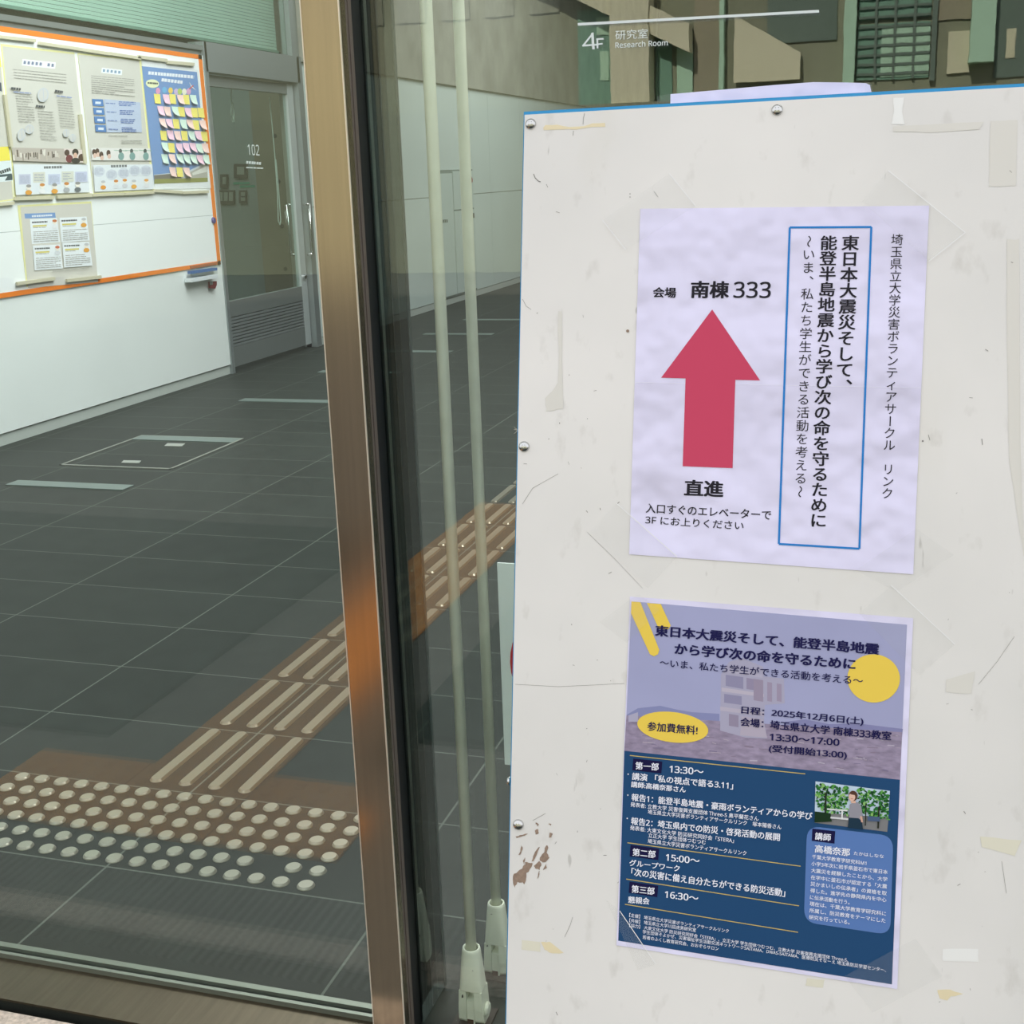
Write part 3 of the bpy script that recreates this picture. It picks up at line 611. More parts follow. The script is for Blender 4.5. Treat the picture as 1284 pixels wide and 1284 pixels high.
# magnetic bars
M_mag = mat('magnet_cream', (206, 202, 176), .5)
for a, b_, w, lab in (
    ((-30, 42.5), (45.5, 51), 4, 'cream magnetic bar at the top left above the yellow poster'),
    ((49.5, 54), (94, 60.5), 4, 'cream magnetic bar along the top edge of the poster with drawings'),
    ((94, 60.5), (138, 67.5), 4, 'cream magnetic bar bridging the tops of both grey posters'),
    ((138, 67), (177, 73), 3.8, 'cream magnetic bar at the top right of the poster with blue steps'),
    ((173.5, 71), (210, 75.8), 4, 'cream magnetic bar at the top left of the sky blue poster'),
    ((210.5, 77.8), (244, 80.8), 4, 'cream magnetic bar at the top right of the sky blue poster'),
    ((7, 118.5), (15, 184), 3.6, 'upright cream magnetic bar on the left edge of the poster with drawings'),
    ((101.5, 143.5), (107.5, 205), 3.6, 'upright cream magnetic bar between the two grey posters'),
    ((-20, 258), (18.5, 254.5), 4, 'cream magnetic bar under the yellow and grey poster'),
    ((19.5, 249), (68.5, 247.5), 4.4, 'cream magnetic bar at the bottom left of the poster with drawings'),
    ((72.5, 247), (116, 244.5), 4.4, 'cream magnetic bar at the bottom right of the poster with drawings'),
    ((117, 244.8), (156.5, 243), 3.4, 'cream magnetic bar at the bottom left of the poster with blue steps'),
    ((157, 243.2), (193.5, 241), 3.4, 'cream magnetic bar at the bottom right of the poster with blue steps'),
    ((194, 239), (229, 241), 3.6, 'cream magnetic bar at the bottom left of the sky blue poster'),
    ((229.5, 241.5), (262, 240.3), 3.4, 'cream magnetic bar at the bottom right of the sky blue poster'),
    ((22, 355.8), (69.5, 349.2), 4.2, 'cream magnetic bar at the bottom left of the four card poster'),
    ((84.5, 352), (127.5, 347.2), 4, 'cream magnetic bar at the bottom right of the four card poster')):
    o = flat('magnetic_bar', WB, bar(a, b_, w), M_mag, None, .016, .012); tag(o, lab, 'magnet', 'magnetic bars on the whiteboard')
c = WB.p(267.3, 276.5); tag(MB().lathe(c, (1, 0, 0), [(.022, -.001), (.022, .006), (.016, .013)], 18).go('round_magnet', mat('magnet_violet', (70, 60, 130), .4)), 'small round violet magnet on the orange edge of the whiteboard', 'magnet')
tr = thing('pen_tray', WB.p(257, 352), 'small magnetic tray holding a blue eraser under the whiteboard corner', 'pen tray')
flat('magnet_strip', WB, [(240, 337), (272.5, 331.5), (272.3, 328.5), (239.5, 333.5)], mat('tray_brown', (170, 92, 50), .5), tr, .012, .01)
flat('tray', WB, [(240.5, 354), (273, 348.5), (273, 344), (240, 349.5)], mat('tray_white', (226, 234, 236), .4), tr, .05, .05)
flat('back_plate', WB, [(240.5, 352), (272.8, 346), (272.5, 332), (239.5, 337.5)], mat('tray_clear', (200, 212, 210), .3), tr, .002, .002)
flat('eraser', WB, [(240.5, 343.5), (272.5, 339), (272.5, 335.5), (240, 339.8)], mat('eraser_blue', (30, 92, 160), .5), tr, .04, .03)
cl = thing('clip', WB.p(269, 362), 'dark red clip hanging below the pen tray on the wall', 'clip')
flat('clip_body', WB, [(264.5, 361), (270, 362), (272, 357), (271.8, 352.5), (264, 353)], mat('clip_red', (120, 40, 46), .5), cl, .02, .018)
flat('clip_jaw', WB, [(264, 357), (267, 357), (267, 352.5), (263.5, 353)], M_alu, cl, .024, .004)

# ---- hydrant cabinet and panels down the hall
hc = thing('fire_hydrant_cabinet', (WX, 12.8, .06), 'pale flush fire hydrant cabinet with red lamp down the hall behind the rods', 'cabinet')
HW = Surf((WX+.004, 0, 0), (0, 1, 0), (0, 0, 1))
M_cab = mat('cabinet_grey', (196, 212, 208), .45); M_gap = mat('cabinet_gap', (120, 136, 132), .6)
MB().box(WX-.05, WX+.006, 12.26, 13.34, .07, 1.345).go('body', M_gap, hc)
MB().box(WX+.004, WX+.014, 12.275, 12.66, .09, 1.31).go('door', M_cab, hc).name = 'cabinet_door'
MB().box(WX+.004, WX+.014, 12.69, 13.325, .09, .93).go('cabinet_door', M_cab, hc)
MB().box(WX+.004, WX+.014, 12.69, 13.325, .945, 1.33).go('lamp_panel', M_cab, hc)
MB().lathe((WX+.014, 13.12, 1.235), (1, 0, 0), [(.05, 0), (.05, .03), (.03, .055)], 20).go('lamp', mat('lamp_red', (150, 26, 34), .35), hc)
MB().lathe((WX+.014, 13.07, 1.06), (1, 0, 0), [(.085, 0), (.085, .012), (.06, .014)], 20).go('bell_button', mat('lamp_red', (150, 26, 34)), hc)
MB().box(WX+.014, WX+.03, 13.24, 13.275, .84, .89).go('handle', M_dark, hc)
pic('sign_letters', Surf((WX+.015, 0, 0), (0, 1, 0), (0, 0, 1)), [(q, (92, 106, 104)) for q in dashes((553.5, 277.5), (561.5, 277), 4, rg, 1.5, 1.8, .4)], hc, .0006)

# ---- tension rods
M_rod = mat('rod_paint', (232, 236, 216), .4, vary=(30, .05))
M_rust = mat('rust', (70, 40, 26), .8)
def rod(y, lab):
    x = -.605
    t = thing('tension_rod', (x, y, 0), lab, 'tension rod', 'painted tension rods behind the glass')
    R = .0083
    MB().tube((x, y, .118), (x, y, 2.6), R, n=20).go('rod', M_rod, t, True)
    # fork: a collar tapering from round to flat-faced, split below into two cheeks around a tongue
    b = MB(); n = 32
    def ring(z, rx, ry, e): return [Vector((x+rx*math.copysign(abs(cos(2*pi*k/n))**e, cos(2*pi*k/n)), y+ry*math.copysign(abs(sin(2*pi*k/n))**e, sin(2*pi*k/n)), z)) for k in range(n)]
    rings = [ring(.061, .0168, .0148, .35), ring(.061, .0188, .0164, .35), ring(.0625, .0187, .0164, .35), ring(.095, .0168, .016, .6), ring(.126, .0148, .0146, .95), ring(.1315, .0138, .0138, 1), ring(.1325, .0126, .0126, 1), ring(.1315, .0108, .0108, 1), ring(.12, .0102, .0102, 1)]
    b.v = [p for r in rings for p in r]
    b.f = [[j*n+k, j*n+(k+1) % n, (j+1)*n+(k+1) % n, (j+1)*n+k] for j in range(len(rings)-1) for k in range(n)]+[list(range(n-1, -1, -1))]; b.m = [0]*len(b.f)
    fk = b.go('fork_collar', M_rod, t, True)
    for s in (-1, 1):
        c = MB(); xi, xt, xb = x+s*.0068, x+s*.0186, x+s*.0212
        prof = [(-.0168, .061), (.0168, .061), (.0182, .03), (.0165, .010), (.009, .0), (-.009, .0), (-.0165, .010), (-.0182, .03)]
        c.v = [Vector((xi, y+a, z)) for a, z in prof]+[Vector((xt+(xb-xt)*(1-z/.061), y+a*.9, z)) for a, z in prof]; m_ = len(prof)
        c.f = [list(range(m_)), list(range(2*m_-1, m_-1, -1))]+[[k, (k+1) % m_, m_+(k+1) % m_, m_+k] for k in range(m_)]; c.m = [0]*len(c.f)
        c.go('fork_cheek', M_rod, t)
    MB().box(x-.0062, x+.0062, y-.0165, y+.0165, 0, .046).go('tongue', M_rod, t)
    MB().lathe((x+.0205, y, .024), (1, 0, 0), [(.011, 0), (.011, .003), (.008, .005)], 18).go('pin_head', M_rod, t)
    MB().box(x-.03, x+.03, y-.03, y+.03, -.001, .004).go('base_plate', mat('plate_dark', (58, 50, 44), .7), t)
    MB().box(x-.006, x+.004, y-.0172, y-.0164, .0, .012).go('rust_patch', M_rust, t)
    ch = MB()
    for cx, cz, w, h in (((.004, .1, .006, .0018), (-.0125, .052, .003, .006), (.003, .088, .002, .001), (-.013, .036, .002, .004)) if y < 1.7 else ((-.004, .118, .003, .0012), (-.013, .058, .002, .003))):
        yy = y-.0169+max(0, cz-.061)*.035
        ch.prism([(x+cx-w/2, yy, cz-h/2), (x+cx+w/2, yy, cz-h*.3), (x+cx+w*.4, yy, cz+h/2), (x+cx-w*.3, yy, cz+h*.4)], (0, .001, 0))
    ch.go('paint_chip', mat('chip_dark', (48, 40, 34), .8), t)
    return t
rod(1.636, 'pale green painted tension rod nearer the glass, left of the pair')
rod(1.765, 'pale green painted tension rod set deeper inside, right of the pair')

# ---- notice behind the glass, mostly hidden by the board
NS = Surf((0, 1.625, 0), (1, 0, 0), (0, 0, 1))
nt_ = thing('notice_sheet', NS.p(640, 957), 'white notice with a red ring inside the glass, half hidden by the board', 'notice')
a_, c_ = NS.p(624, 705), NS.p(633.5, 957.5)
MB().box(a_.x, a_.x+.225, 1.622, 1.625, c_.z, a_.z).go('sheet', mat('notice_white', (226, 236, 230), .5), nt_)
b = MB(); ctr = Vector((a_.x+.112, 1.6215, a_.z-.149)); n = 40
for k in range(n):
    t0, t1 = 2*pi*k/n, 2*pi*(k+1)/n
    b.poly([ctr+Vector((.098*cos(t0), 0, .098*sin(t0))), ctr+Vector((.098*cos(t1), 0, .098*sin(t1))), ctr+Vector((.078*cos(t1), 0, .078*sin(t1))), ctr+Vector((.078*cos(t0), 0, .078*sin(t0)))])
b.go('red_ring', mat('ring_red', (200, 30, 44), .5), nt_)

# ================================================================== THE NOTICE BOARD
def board_material():
    m = bpy.data.materials.new('worn_white_board'); m.use_nodes = True; nt = m.node_tree; b = nt.nodes['Principled BSDF']; L = nt.links
    tc = nt.nodes.new('ShaderNodeTexCoord')
    def noise(scale, det, sc=(1, 1, 1), rot=(0, 0, 0)):
        mp = nt.nodes.new('ShaderNodeMapping'); mp.inputs['Scale'].default_value = sc; mp.inputs['Rotation'].default_value = rot; L.new(tc.outputs['Object'], mp.inputs[0])
        n = nt.nodes.new('ShaderNodeTexNoise'); n.inputs['Scale'].default_value = scale; n.inputs['Detail'].default_value = det; L.new(mp.outputs[0], n.inputs['Vector']); return n.outputs[0]
    def rng(x, a, c, lo, hi):
        r = nt.nodes.new('ShaderNodeMapRange'); L.new(x, r.inputs[0])
        for i, v in zip(('From Min', 'From Max', 'To Min', 'To Max'), (a, c, lo, hi)): r.inputs[i].default_value = v
        return r.outputs[0]
    def mix(f, a, c):
        x = nt.nodes.new('ShaderNodeMix'); x.data_type = 'RGBA'; L.new(f, x.inputs[0])
        for i, v in ((6, a), (7, c)):
            if isinstance(v, tuple): x.inputs[i].default_value = (*v, 1)
            else: L.new(v, x.inputs[i])
        return x.outputs[2]
    base = mix(rng(noise(4, 4), .35, .65, 0, 1), lin((224, 222, 219)), lin((236, 233, 230)))
    yel = mix(rng(noise(7, 6, (1, 1, .35)), .58, .8, 0, .35), base, lin((206, 200, 176)))       # old adhesive, grime
    fine = mix(rng(noise(60, 8, (1, 1, .5)), .62, .78, 0, .3), yel, lin((168, 162, 152)))
    scr = mix(rng(noise(120, 2, (1, 1, .03), (0, .9, 0)), .735, .78, 0, .45), fine, lin((150, 146, 140)))
    L.new(scr, b.inputs['Base Color']); b.inputs['Roughness'].default_value = .42; b.inputs['Specular IOR Level'].default_value = .35
    return m
M_board = board_material()
M_blue = mat('blue_board_edge', (24, 140, 196), .4)
BW, BH = .56, 1.16
t0 = BRD.at(BW/2, -1.3)
brd = thing('notice_board', (t0.x, t0.y, 0), 'large worn white notice board with blue edges leaning back on a stand', 'notice board')
def slab(name, s0, s1, v0, v1, n0, n1, m, parent):
    q = [BRD.at(s0, v0), BRD.at(s1, v0), BRD.at(s1, v1), BRD.at(s0, v1)]
    return MB().prism([p+BRD.n*n0 for p in q], BRD.n*(n1-n0)).go(name, m, parent)
slab('blue_core', -.0014, BW+.002, -BH, .0034, -.014, -.003, M_blue, brd)
slab('front_sheet', 0, BW, -BH, 0, -.003, 0, M_board, brd)
M_leg = mat('stand_steel', (120, 122, 124), .4, .8)
for s in (.06, BW-.06):
    top = BRD.at(s, -.25, -.02); bot = BRD.at(s, -1.15, -.02); e = Vector((bot.x, bot.y, 0))+Vector((0, -.03, 0))
    MB().tube(top, e, .011, n=12).go('leg', M_leg, brd, True)
    MB().tube(top, (top.x, min(1.4, top.y+.42), 0), .011, n=12).go('leg', M_leg, brd, True)
MB().tube(BRD.at(.06, -.9, -.02), BRD.at(BW-.06, -.9, -.02), .009, n=12).go('cross_bar', M_leg, brd, True)
M_scr = mat('screw_steel', (200, 200, 198), .22, 1)
for x, y in ((665.5, 155.5), (974.5, 138), (657.3, 560), (650, 1034)):
    c = BRD.p(x, y); b = MB().lathe(c, BRD.n, [(.0043, 0), (.0043, .0005), (.0038, .0014), (.0026, .0023), (.001, .0027)], 24)
    s_ = b.go('screw', M_scr, brd, True)
    b = MB(); k = c+BRD.n*.00262
    for a in (BRD.u+BRD.v, BRD.u-BRD.v):
        a = a.normalized(); w = BRD.n.cross(a); b.poly([k-a*.0017-w*.0003, k+a*.0017-w*.0003, k+a*.0017+w*.0003, k-a*.0017+w*.0003])
    b.go('screw_slot', M_dark, s_)
c = BRD.at(-.002, BRD.uv(640, 982).y, -.007); MB().lathe(c, -BRD.u, [(.0035, 0), (.0038, .001), (.0028, .0026), (.001, .003)], 16).go('side_screw', M_scr, brd, True)
# knot of string on the edge, peeled paint and tape remains
rg2 = random.Random(5)
b = MB(); c = BRD.at(-.001, BRD.uv(648, 539).y, -.004)
for k in range(7): b.tube(c, c+Vector((-rg2.uniform(.001, .0035), -.001, rg2.uniform(-.0035, .003))), .0004, .0001, 6)
b.go('string_knot', mat('string', (190, 184, 170), .9), brd)
M_peel = mat('bare_wood', (150, 128, 112), .8, vary=(300, .2))
peel = []
def z7(x, y): return (640+x/3.845, 950+y/3.845)
for poly, amp in (([(12, 570), (40, 545), (60, 535), (72, 500), (98, 505), (110, 515), (92, 545), (75, 560), (70, 610), (55, 600), (35, 600), (20, 625)], 4), ([(112, 520), (140, 500), (150, 508), (140, 540), (120, 532)], 3), ([(140, 490), (155, 465), (165, 435), (180, 420), (178, 460), (186, 480), (170, 505), (150, 500)], 4), ([(102, 500), (115, 460), (130, 435), (140, 430), (125, 470), (110, 500)], 2), ([(120, 350), (135, 345), (137, 365), (124, 370)], 3), ([(122, 315), (135, 318), (134, 328), (128, 330)], 3), ([(185, 385), (190, 362), (203, 365), (196, 385)], 2), ([(25, 380), (60, 370), (82, 368), (60, 380), (30, 388)], 3), ([(40, 470), (50, 440), (52, 420), (60, 440), (48, 468)], 2), ([(60, 500), (72, 480), (66, 520)], 2), ([(182, 318), (198, 318), (195, 328)], 2), ([(155, 545), (172, 510), (176, 530)], 2), ([(130, 585), (138, 545), (142, 560)], 2)):
    peel.append(([z7(x, y) for x, y in wob(poly, amp, 3, rg2)], M_peel))
pic('peeled_patch', BRD, peel, brd, .0002, .00001)
M_res = mat('tape_residue_yellow', (232, 218, 182), .5); M_res2 = mat('tape_residue_cream', (226, 222, 204), .5); M_tapew = mat('tape_residue_white', (240, 240, 238), .35); M_grime = mat('tape_grime', (222, 219, 212), .5)
def z5b(x, y): return (640+x/5.836, 130+y/5.836)
for k_, (q_, m_) in enumerate([
    (wob([z5b(240, 175), z5b(258, 157), z5b(345, 155), z5b(430, 172), z5b(540, 165), z5b(600, 145), z5b(690, 140), z5b(694, 168), z5b(600, 172), z5b(480, 190), z5b(360, 188), z5b(245, 195)], .35, 2, rg2), M_res),
    (wob([z7(55, 880), z7(145, 890), z7(145, 935), z7(55, 925)], .4, 3, rg2), M_res2), (wob([z7(148, 890), z7(190, 888), z7(258, 942), z7(200, 945), z7(165, 925)], .4, 3, rg2), M_res),
    (wob([(1182, 1190), (1227, 1190), (1227, 1206), (1182, 1205)], .5, 4, rg2), M_tapew), (wob([(1175, 1241), (1192, 1241), (1208, 1247), (1192, 1250), (1188, 1255), (1178, 1252)], .6, 3, rg2), M_res),
    (wob([(1012, 1226), (1034, 1229), (1032, 1239), (1010, 1236)], .5, 3, rg2), M_res2), (wob([(1229, 1049), (1281, 1054), (1272, 1073), (1231, 1062)], .5, 3, rg2), M_res2),
    (wob([(1242, 152), (1276, 150), (1274, 233), (1240, 234)], .4, 4, rg2), M_grime), (wob([(1262, 300), (1278, 300), (1280, 560), (1284, 700), (1266, 580), (1262, 420)], .8, 4, rg2), M_grime), (wob([(1186, 852), (1222, 842), (1218, 870), (1186, 868)], .6, 3, rg2), M_grime),
    (wob([(1120, 123), (1134, 122), (1131, 140), (1134, 156), (1118, 156), (1121, 140)], .4, 3, rg2), M_tapew), (wob([(1120, 158), (1200, 154), (1234, 153), (1228, 162), (1165, 166), (1120, 165)], .4, 3, rg2), M_grime),
    (wob([(700, 390), (704, 390), (706, 512), (685, 516), (684, 500), (700, 480)], .8, 4, rg2), M_grime)]): pic('tape_residue', BRD, [(q_, m_)], brd, .00018+.000008*k_)
M_scuff = mat('scuff_grey', (128, 124, 120), .7)
sc = []
for pts, w in (([(669, 218), (671, 223), (675, 227), (678, 228)], .9), ([(685, 231), (687, 235)], .5), ([(733, 142), (731.5, 148), (731, 156)], .5), ([(719, 164), (718.5, 170)], .5), ([(646, 858), (700, 861), (783, 857)], .35), ([(655, 632), (668, 612), (700, 594)], .35), ([(655, 375), (660, 384), (666, 388)], .4), ([(736, 667), (770, 700), (806, 738)], .3), ([(820, 240), (825, 247)], .5), ([(1227, 858), (1250, 830), (1272, 798)], .35), ([(1256, 1080), (1262, 1120)], .4), ([(708, 1175), (715, 1160), (718, 1150)], .4), ([(684, 1020), (668, 1029)], .4), ([(1164, 545), (1166, 552)], .6), ([(1231, 550), (1232, 558)], .8)):
    for a, b_ in zip(pts, pts[1:]): sc.append((bar(a, b_, w), M_scuff))
for k in range(46):
    x, y = rg2.choice(((rg2.uniform(655, 780), rg2.uniform(150, 1270)), (rg2.uniform(1170, 1280), rg2.uniform(170, 1270)))); a = rg2.uniform(0, 6.3); l = rg2.uniform(1, 5)
    sc.append((bar((x, y), (x+l*cos(a), y+l*sin(a)), rg2.uniform(.3, .8)), M_scuff))
sc += [(ell(787, 415, 2, 2, 0, 8), M_peel), (ell(1157, 553, 1.2, 1.2, 0, 8), M_scuff), (ell(790, 243, .7, .7, 0, 6), M_scuff), (ell(790, 247, .7, .7, 0, 6), M_scuff)]
pic('scuff_mark', BRD, sc, brd, .00022, .000002)

# ---- sheet taped to the back, sticking up over the top edge
b = MB(); BK = Surf(BRD.at(0, 0, -.016), BRD.u, BRD.v); top = [(840.5, 117.5), (870, 113.8), (920, 109), (970, 105), (1020, 102.3), (1060, 101.6), (1086, 102), (1091, 105), (1093.5, 118)]
N = len(top)
for i, (x, y) in enumerate(top):
    u_ = BK.uv(x, y); k = -.001-.003*abs(sin(i*.8))
    for v_ in (u_.y, (u_.y-.004)*.6-.002, -.03): b.v.append(BK.at(u_.x, v_, k if v_ > 0 else 0))
b.f = [[3*i+j, 3*i+j+1, 3*i+j+4, 3*i+j+3] for i in range(N-1) for j in range(2)]; b.m = [0]*len(b.f)
M_paper = mat('printer_paper', (228, 224, 250), .6, spec=.2, bump=(11, .9, .025))
tag(b.go('paper_sheet', M_paper, None, True), 'curled white paper taped to the back, peeking over the board top', 'paper')

# ---- upper sheet with the red arrow
def rgrid(surf, quad, off, n=14, m=None, name='sheet', parent=None, amp=.0):
    tl, tr, br, bl = [Vector(surf.uv(*p)) for p in quad]; b = MB()
    for j in range(n+1):
        for i in range(n+1):
            q = tl.lerp(tr, i/n).lerp(bl.lerp(br, i/n), j/n); b.v.append(surf.at(q.x, q.y, off+amp*random.uniform(-1, 1)))
    b.f = [[j*(n+1)+i, (j+1)*(n+1)+i, (j+1)*(n+1)+i+1, j*(n+1)+i+1] for j in range(n) for i in range(n)]; b.m = [0]*len(b.f)
    return b.go(name, m, parent, True)
s1 = thing('paper_sheet', BRD.p(967, 707), 'white sheet with a red up arrow and vertical writing, upper one on the board', 'paper')
rgrid(BRD, [(803, 262), (1165, 258), (1145, 720), (789, 695)], .0006, 14, M_paper, 'sheet', s1, .00008)
BK_ = mat('ink_black', (40, 38, 46), .7, spec=.15); RED = mat('ink_red', (206, 74, 104), .7, spec=.15); BL_ = mat('ink_blue', (44, 130, 206), .7, spec=.15); NAVY = mat('ink_navy', (30, 28, 78), .7, spec=.15); WH = mat('ink_white', (240, 241, 252), .7, spec=.15)
pic('arrow', BRD, [([(893, 388), (953, 477), (922, 476.3), (918.6, 587), (856, 584.6), (859.6, 474.5), (829, 473.6)], RED)], s1, .0009)
fr = [(990.3, 285.2), (1092.6, 284.6), (1077.6, 688), (976.6, 682)]
pic('frame_line', BRD, [(bar((a[0], a[1]), (b_[0], b_[1]), 2.6), BL_) for a, b_ in zip(fr, fr[1:]+fr[:1])], s1, .0009)
pic('crease', BRD, [(bar((797, 479.5), (1155, 486.5), .5), mat('crease_white', (238, 236, 252), .5))], s1, .0008)
text(BRD, '会場', (819, 366.7), (848, 367.3), 13, BK_, s1, .0009, .03)
text(BRD, '南棟', (866.3, 363.2), (914.5, 363.6), 21.5, BK_, s1, .0009, .034)
text(BRD, '333', (920, 363.6), (966.7, 363.8), 20.5, BK_, s1, .0009, .014)
text(BRD, '直進', (858, 611.5), (907.5, 613.3), 20.5, BK_, s1, .0009, .036)
text(BRD, '入口すぐのエレベーターで', (810, 637), (967, 646), 12, BK_, s1, .0009, .014)
text(BRD, '3F にお上りください', (809.5, 651.5), (932.5, 659.3), 10.5, BK_, s1, .0009, .01)
vtext(BRD, '東日本大震災そして、', (1066.3, 305.2), (1058.3, 484), 1.0, BK_, s1, .0009, .022, 1.1)
vtext(BRD, '能登半島地震から学び次の命を守るために', (1039, 305.2), (1026.2, 652.8), 1.0, BK_, s1, .0009, .022, 1.1)
vtext(BRD, '～いま、私たち学生ができる活動を考える～', (1014.6, 303), (1003.4, 616.5), .93, BK_, s1, .0009, .004, 1.06)
vtext(BRD, '埼玉県立大学災害ボランティアサークル\u3000リンク', (1124.7, 301), (1112.7, 618.9), 1.0, BK_, s1, .0009, .004)

# ---- lower poster
s2 = thing('event_poster', BRD.p(950, 1212), 'navy and lavender event poster taped below the arrow sheet on the board', 'poster')
rgrid(BRD, [(790, 748), (1145, 775), (1125, 1240), (773, 1185)], .0006, 14, M_paper, 'sheet', s2, .00006)
TLp, TRp, MLp, MRp, BLp, BRp = (791.8, 754), (1137.3, 783.3), (782.8, 941.4), (1128.5, 977.7), (775.2, 1179.5), (1118.4, 1234.3)
M_dirt = mat('print_rubble', (152, 140, 164), .7, spec=.15, vary=(130, .22, (1, 1, 2.5))); M_skyp = mat('print_sky', (166, 168, 204), .7, spec=.15, vary=(9, .06))
GB, GB2, GB3 = (150, 148, 178), (146, 142, 172), (172, 168, 192)
L = [([TLp, TRp, (1131, 924), (785.3, 902)], M_skyp), ([(786.3, 896), (800, 888), (828, 885), (850, 890), (868, 893), (902, 895), (902, 905), (786, 905)], (138, 142, 184)), ([(985, 905), (1010, 902), (1040, 908), (1075, 907), (1132, 914), (1131, 925), (985, 915)], (136, 136, 178)),
     ([(785.5, 897), (1131.3, 918), MRp, MLp], M_dirt), ([(788, 897), (800, 893), (800, 905), (788, 905)], (176, 172, 196)),
     # the ruined block: columns, slabs and dark openings
     ([(904, 846), (914, 830), (930, 825), (957, 836), (958, 848), (983, 851), (984, 882), (959, 884), (958, 904), (962, 926), (935, 925), (903, 916)], GB3),
     ([(912, 838), (956, 846), (956, 850), (912, 843)], (180, 175, 197)), ([(910, 846), (932, 849), (932, 864), (910, 860)], GB2), ([(936, 850), (956, 853), (956, 867), (936, 864)], (150, 141, 168)),
     ([(905, 862), (958, 870), (958, 874), (905, 867)], (190, 182, 198)), ([(908, 870), (930, 873), (930, 884), (908, 881)], GB2), ([(945, 851), (957, 853), (957, 880), (945, 878)], (156, 144, 166)), ([(962, 855), (968, 856), (968, 880), (962, 879)], (160, 148, 172)), ([(974, 857), (980, 858), (980, 880), (974, 879)], (160, 148, 172)),
     ([(903, 886), (958, 893), (958, 898), (903, 891)], (186, 178, 196)), ([(914, 895), (926, 897), (926, 912), (914, 910)], (150, 140, 164)), ([(930, 898), (956, 902), (962, 925), (928, 922)], (182, 172, 190))]
for k in range(70):
    x, y = rg2.uniform(786, 1126), rg2.uniform(922, 968); 
    if y > 941+(x-783)*.105-3 or y < 900+(x-786)*.062: continue
    L.append((bar((x, y), (x+rg2.uniform(3, 14), y+rg2.uniform(0, 2)), rg2.uniform(.5, 1.6)), rg2.choice(((176, 164, 180), (128, 118, 146), (188, 180, 196), (140, 126, 146)))))
YEL = (240, 208, 88)
L += [(ell(1095.5, 850.7, 33, 30.3, 4, 40), YEL), ([(791.8, 754.2), (803, 755), (826.8, 815), (825, 820.5), (820, 823), (815, 820.5), (791.2, 769)], YEL), ([(811, 756), (828.6, 757.4), (841, 784.5), (838, 789), (826, 788)], YEL), (ell(843.6, 911.8, 44.8, 19, 7, 40), YEL)]
pic('picture', BRD, L, s2, .0008, .000004)
pic('navy_panel', BRD, [([MLp, MRp, BRp, BLp], (34, 74, 116))], s2, .0008)
G = (200, 176, 108)
pic('gold_rule', BRD, [(bar(a, b_, 1.1), G) for a, b_ in (((789.8, 947.3), (1009.7, 970.4)), ((786.7, 1056.7), (1003.9, 1086.2)), ((785.2, 1102.2), (1002, 1135.9)), ((783.7, 1133.9), (1000.6, 1169)))], s2, .0010)
def T(s, A, B, h, m=WH, bold=.024, off=.0013): text(BRD, s, A, B, h, m, s2, off, bold)
T('東日本大震災そして、能登半島地震', (821.7, 790.2), (1102.5, 814), 14.2, NAVY, .04)
T('から学び次の命を守るために', (846, 813), (1073, 832.6), 14.6, NAVY, .04)
T('～いま、私たち学生ができる活動を考える～', (827.6, 830.3), (1082, 853.6), 10.6, NAVY, .012)
T('参加費無料!', (812, 910), (875, 915.5), 11.5, NAVY, .02)
T('日程：2025年12月6日(土)', (929.6, 890.3), (1082.7, 904.6), 11, NAVY, .03)
T('会場：埼玉県立大学 南棟333教室', (928.6, 904.4), (1117.7, 922.7), 11, NAVY, .03)
T('13:30〜17:00', (965, 923.6), (1052.7, 930.6), 8.6, NAVY, .03)
T('(受付開始13:00)', (964, 938.3), (1062, 947.2), 11, NAVY, .03)
def chip(q): pic('label_box', BRD, [(q, (22, 20, 66))], s2, .0010)
def z4(x, y): return (760+x/3.292, 930+y/3.292)
def z5c(x, y): return (760+x/3.292, 1080+y/3.292)
chip([z4(112, 69), z4(232, 82), z4(228, 131), z4(108, 118)]); T('第一部', z4(122, 97), z4(218, 103), 9.6)
T('13:30～', z4(262, 111), z4(403, 124), 8.6)
T('・', (787.2, 970.2), (788.8, 970.4), 1.8); T('・', (786.8, 996.4), (788.4, 996.6), 1.8); T('・', (786, 1025.6), (787.6, 1025.8), 1.8)
T('講演 「私の視点で語る3.11」', z4(108, 141), z4(525, 181), 9.4)
T('講師:高橋奈那さん', z4(104, 174), z4(330, 197), 7.6)
T('報告1：能登半島地震・豪雨ボランティアからの学び', z4(106, 227), z4(852, 306), 9.6)
T('発表者: 立教大学 災害復興支援団体 Three-S 奥平蘭花さん', z4(102, 257), z4(630, 316), 6, bold=.012)
T('埼玉県立大学災害ボランティアサークルリンク　塚本陽香さん', z4(173, 287), z4(724, 351), 6, bold=.012)
T('報告2：埼玉県内での防災・啓発活動の展開', z4(104, 325), z4(718, 393), 9.6)
T('発表者: 大東文化大学 防災研究同好会「STERA」', z4(100, 353), z4(528, 407), 6, bold=.012)
T('立正大学 学生団体つむつむ', z4(175, 384), z4(412, 414), 6, bold=.012)
T('埼玉県立大学災害ボランティアサークルリンク', z4(173, 408), z4(580, 459), 6, bold=.012)
chip([z4(101, 426), z4(219, 442), z4(215, 489), z4(97, 473)]); T('第二部', z4(110, 453), z4(205, 464), 9.6)
T('15:00～', z4(247, 475), z4(387, 491), 8.6)
T('グループワーク', z4(97, 497), z4(305, 522), 8.2)
T('「次の災害に備え自分たちができる防災活動」', z5c(105, 41), z5c(740, 129), 10)
chip([z5c(97, 84), z5c(215, 101), z5c(211, 148), z5c(93, 130)]); T('第三部', z5c(106, 111), z5c(201, 122), 9.6)
T('16:30～', z5c(243, 134), z5c(382, 152), 8.6)
T('懇親会', z5c(92, 156), z5c(180, 163), 8.6)
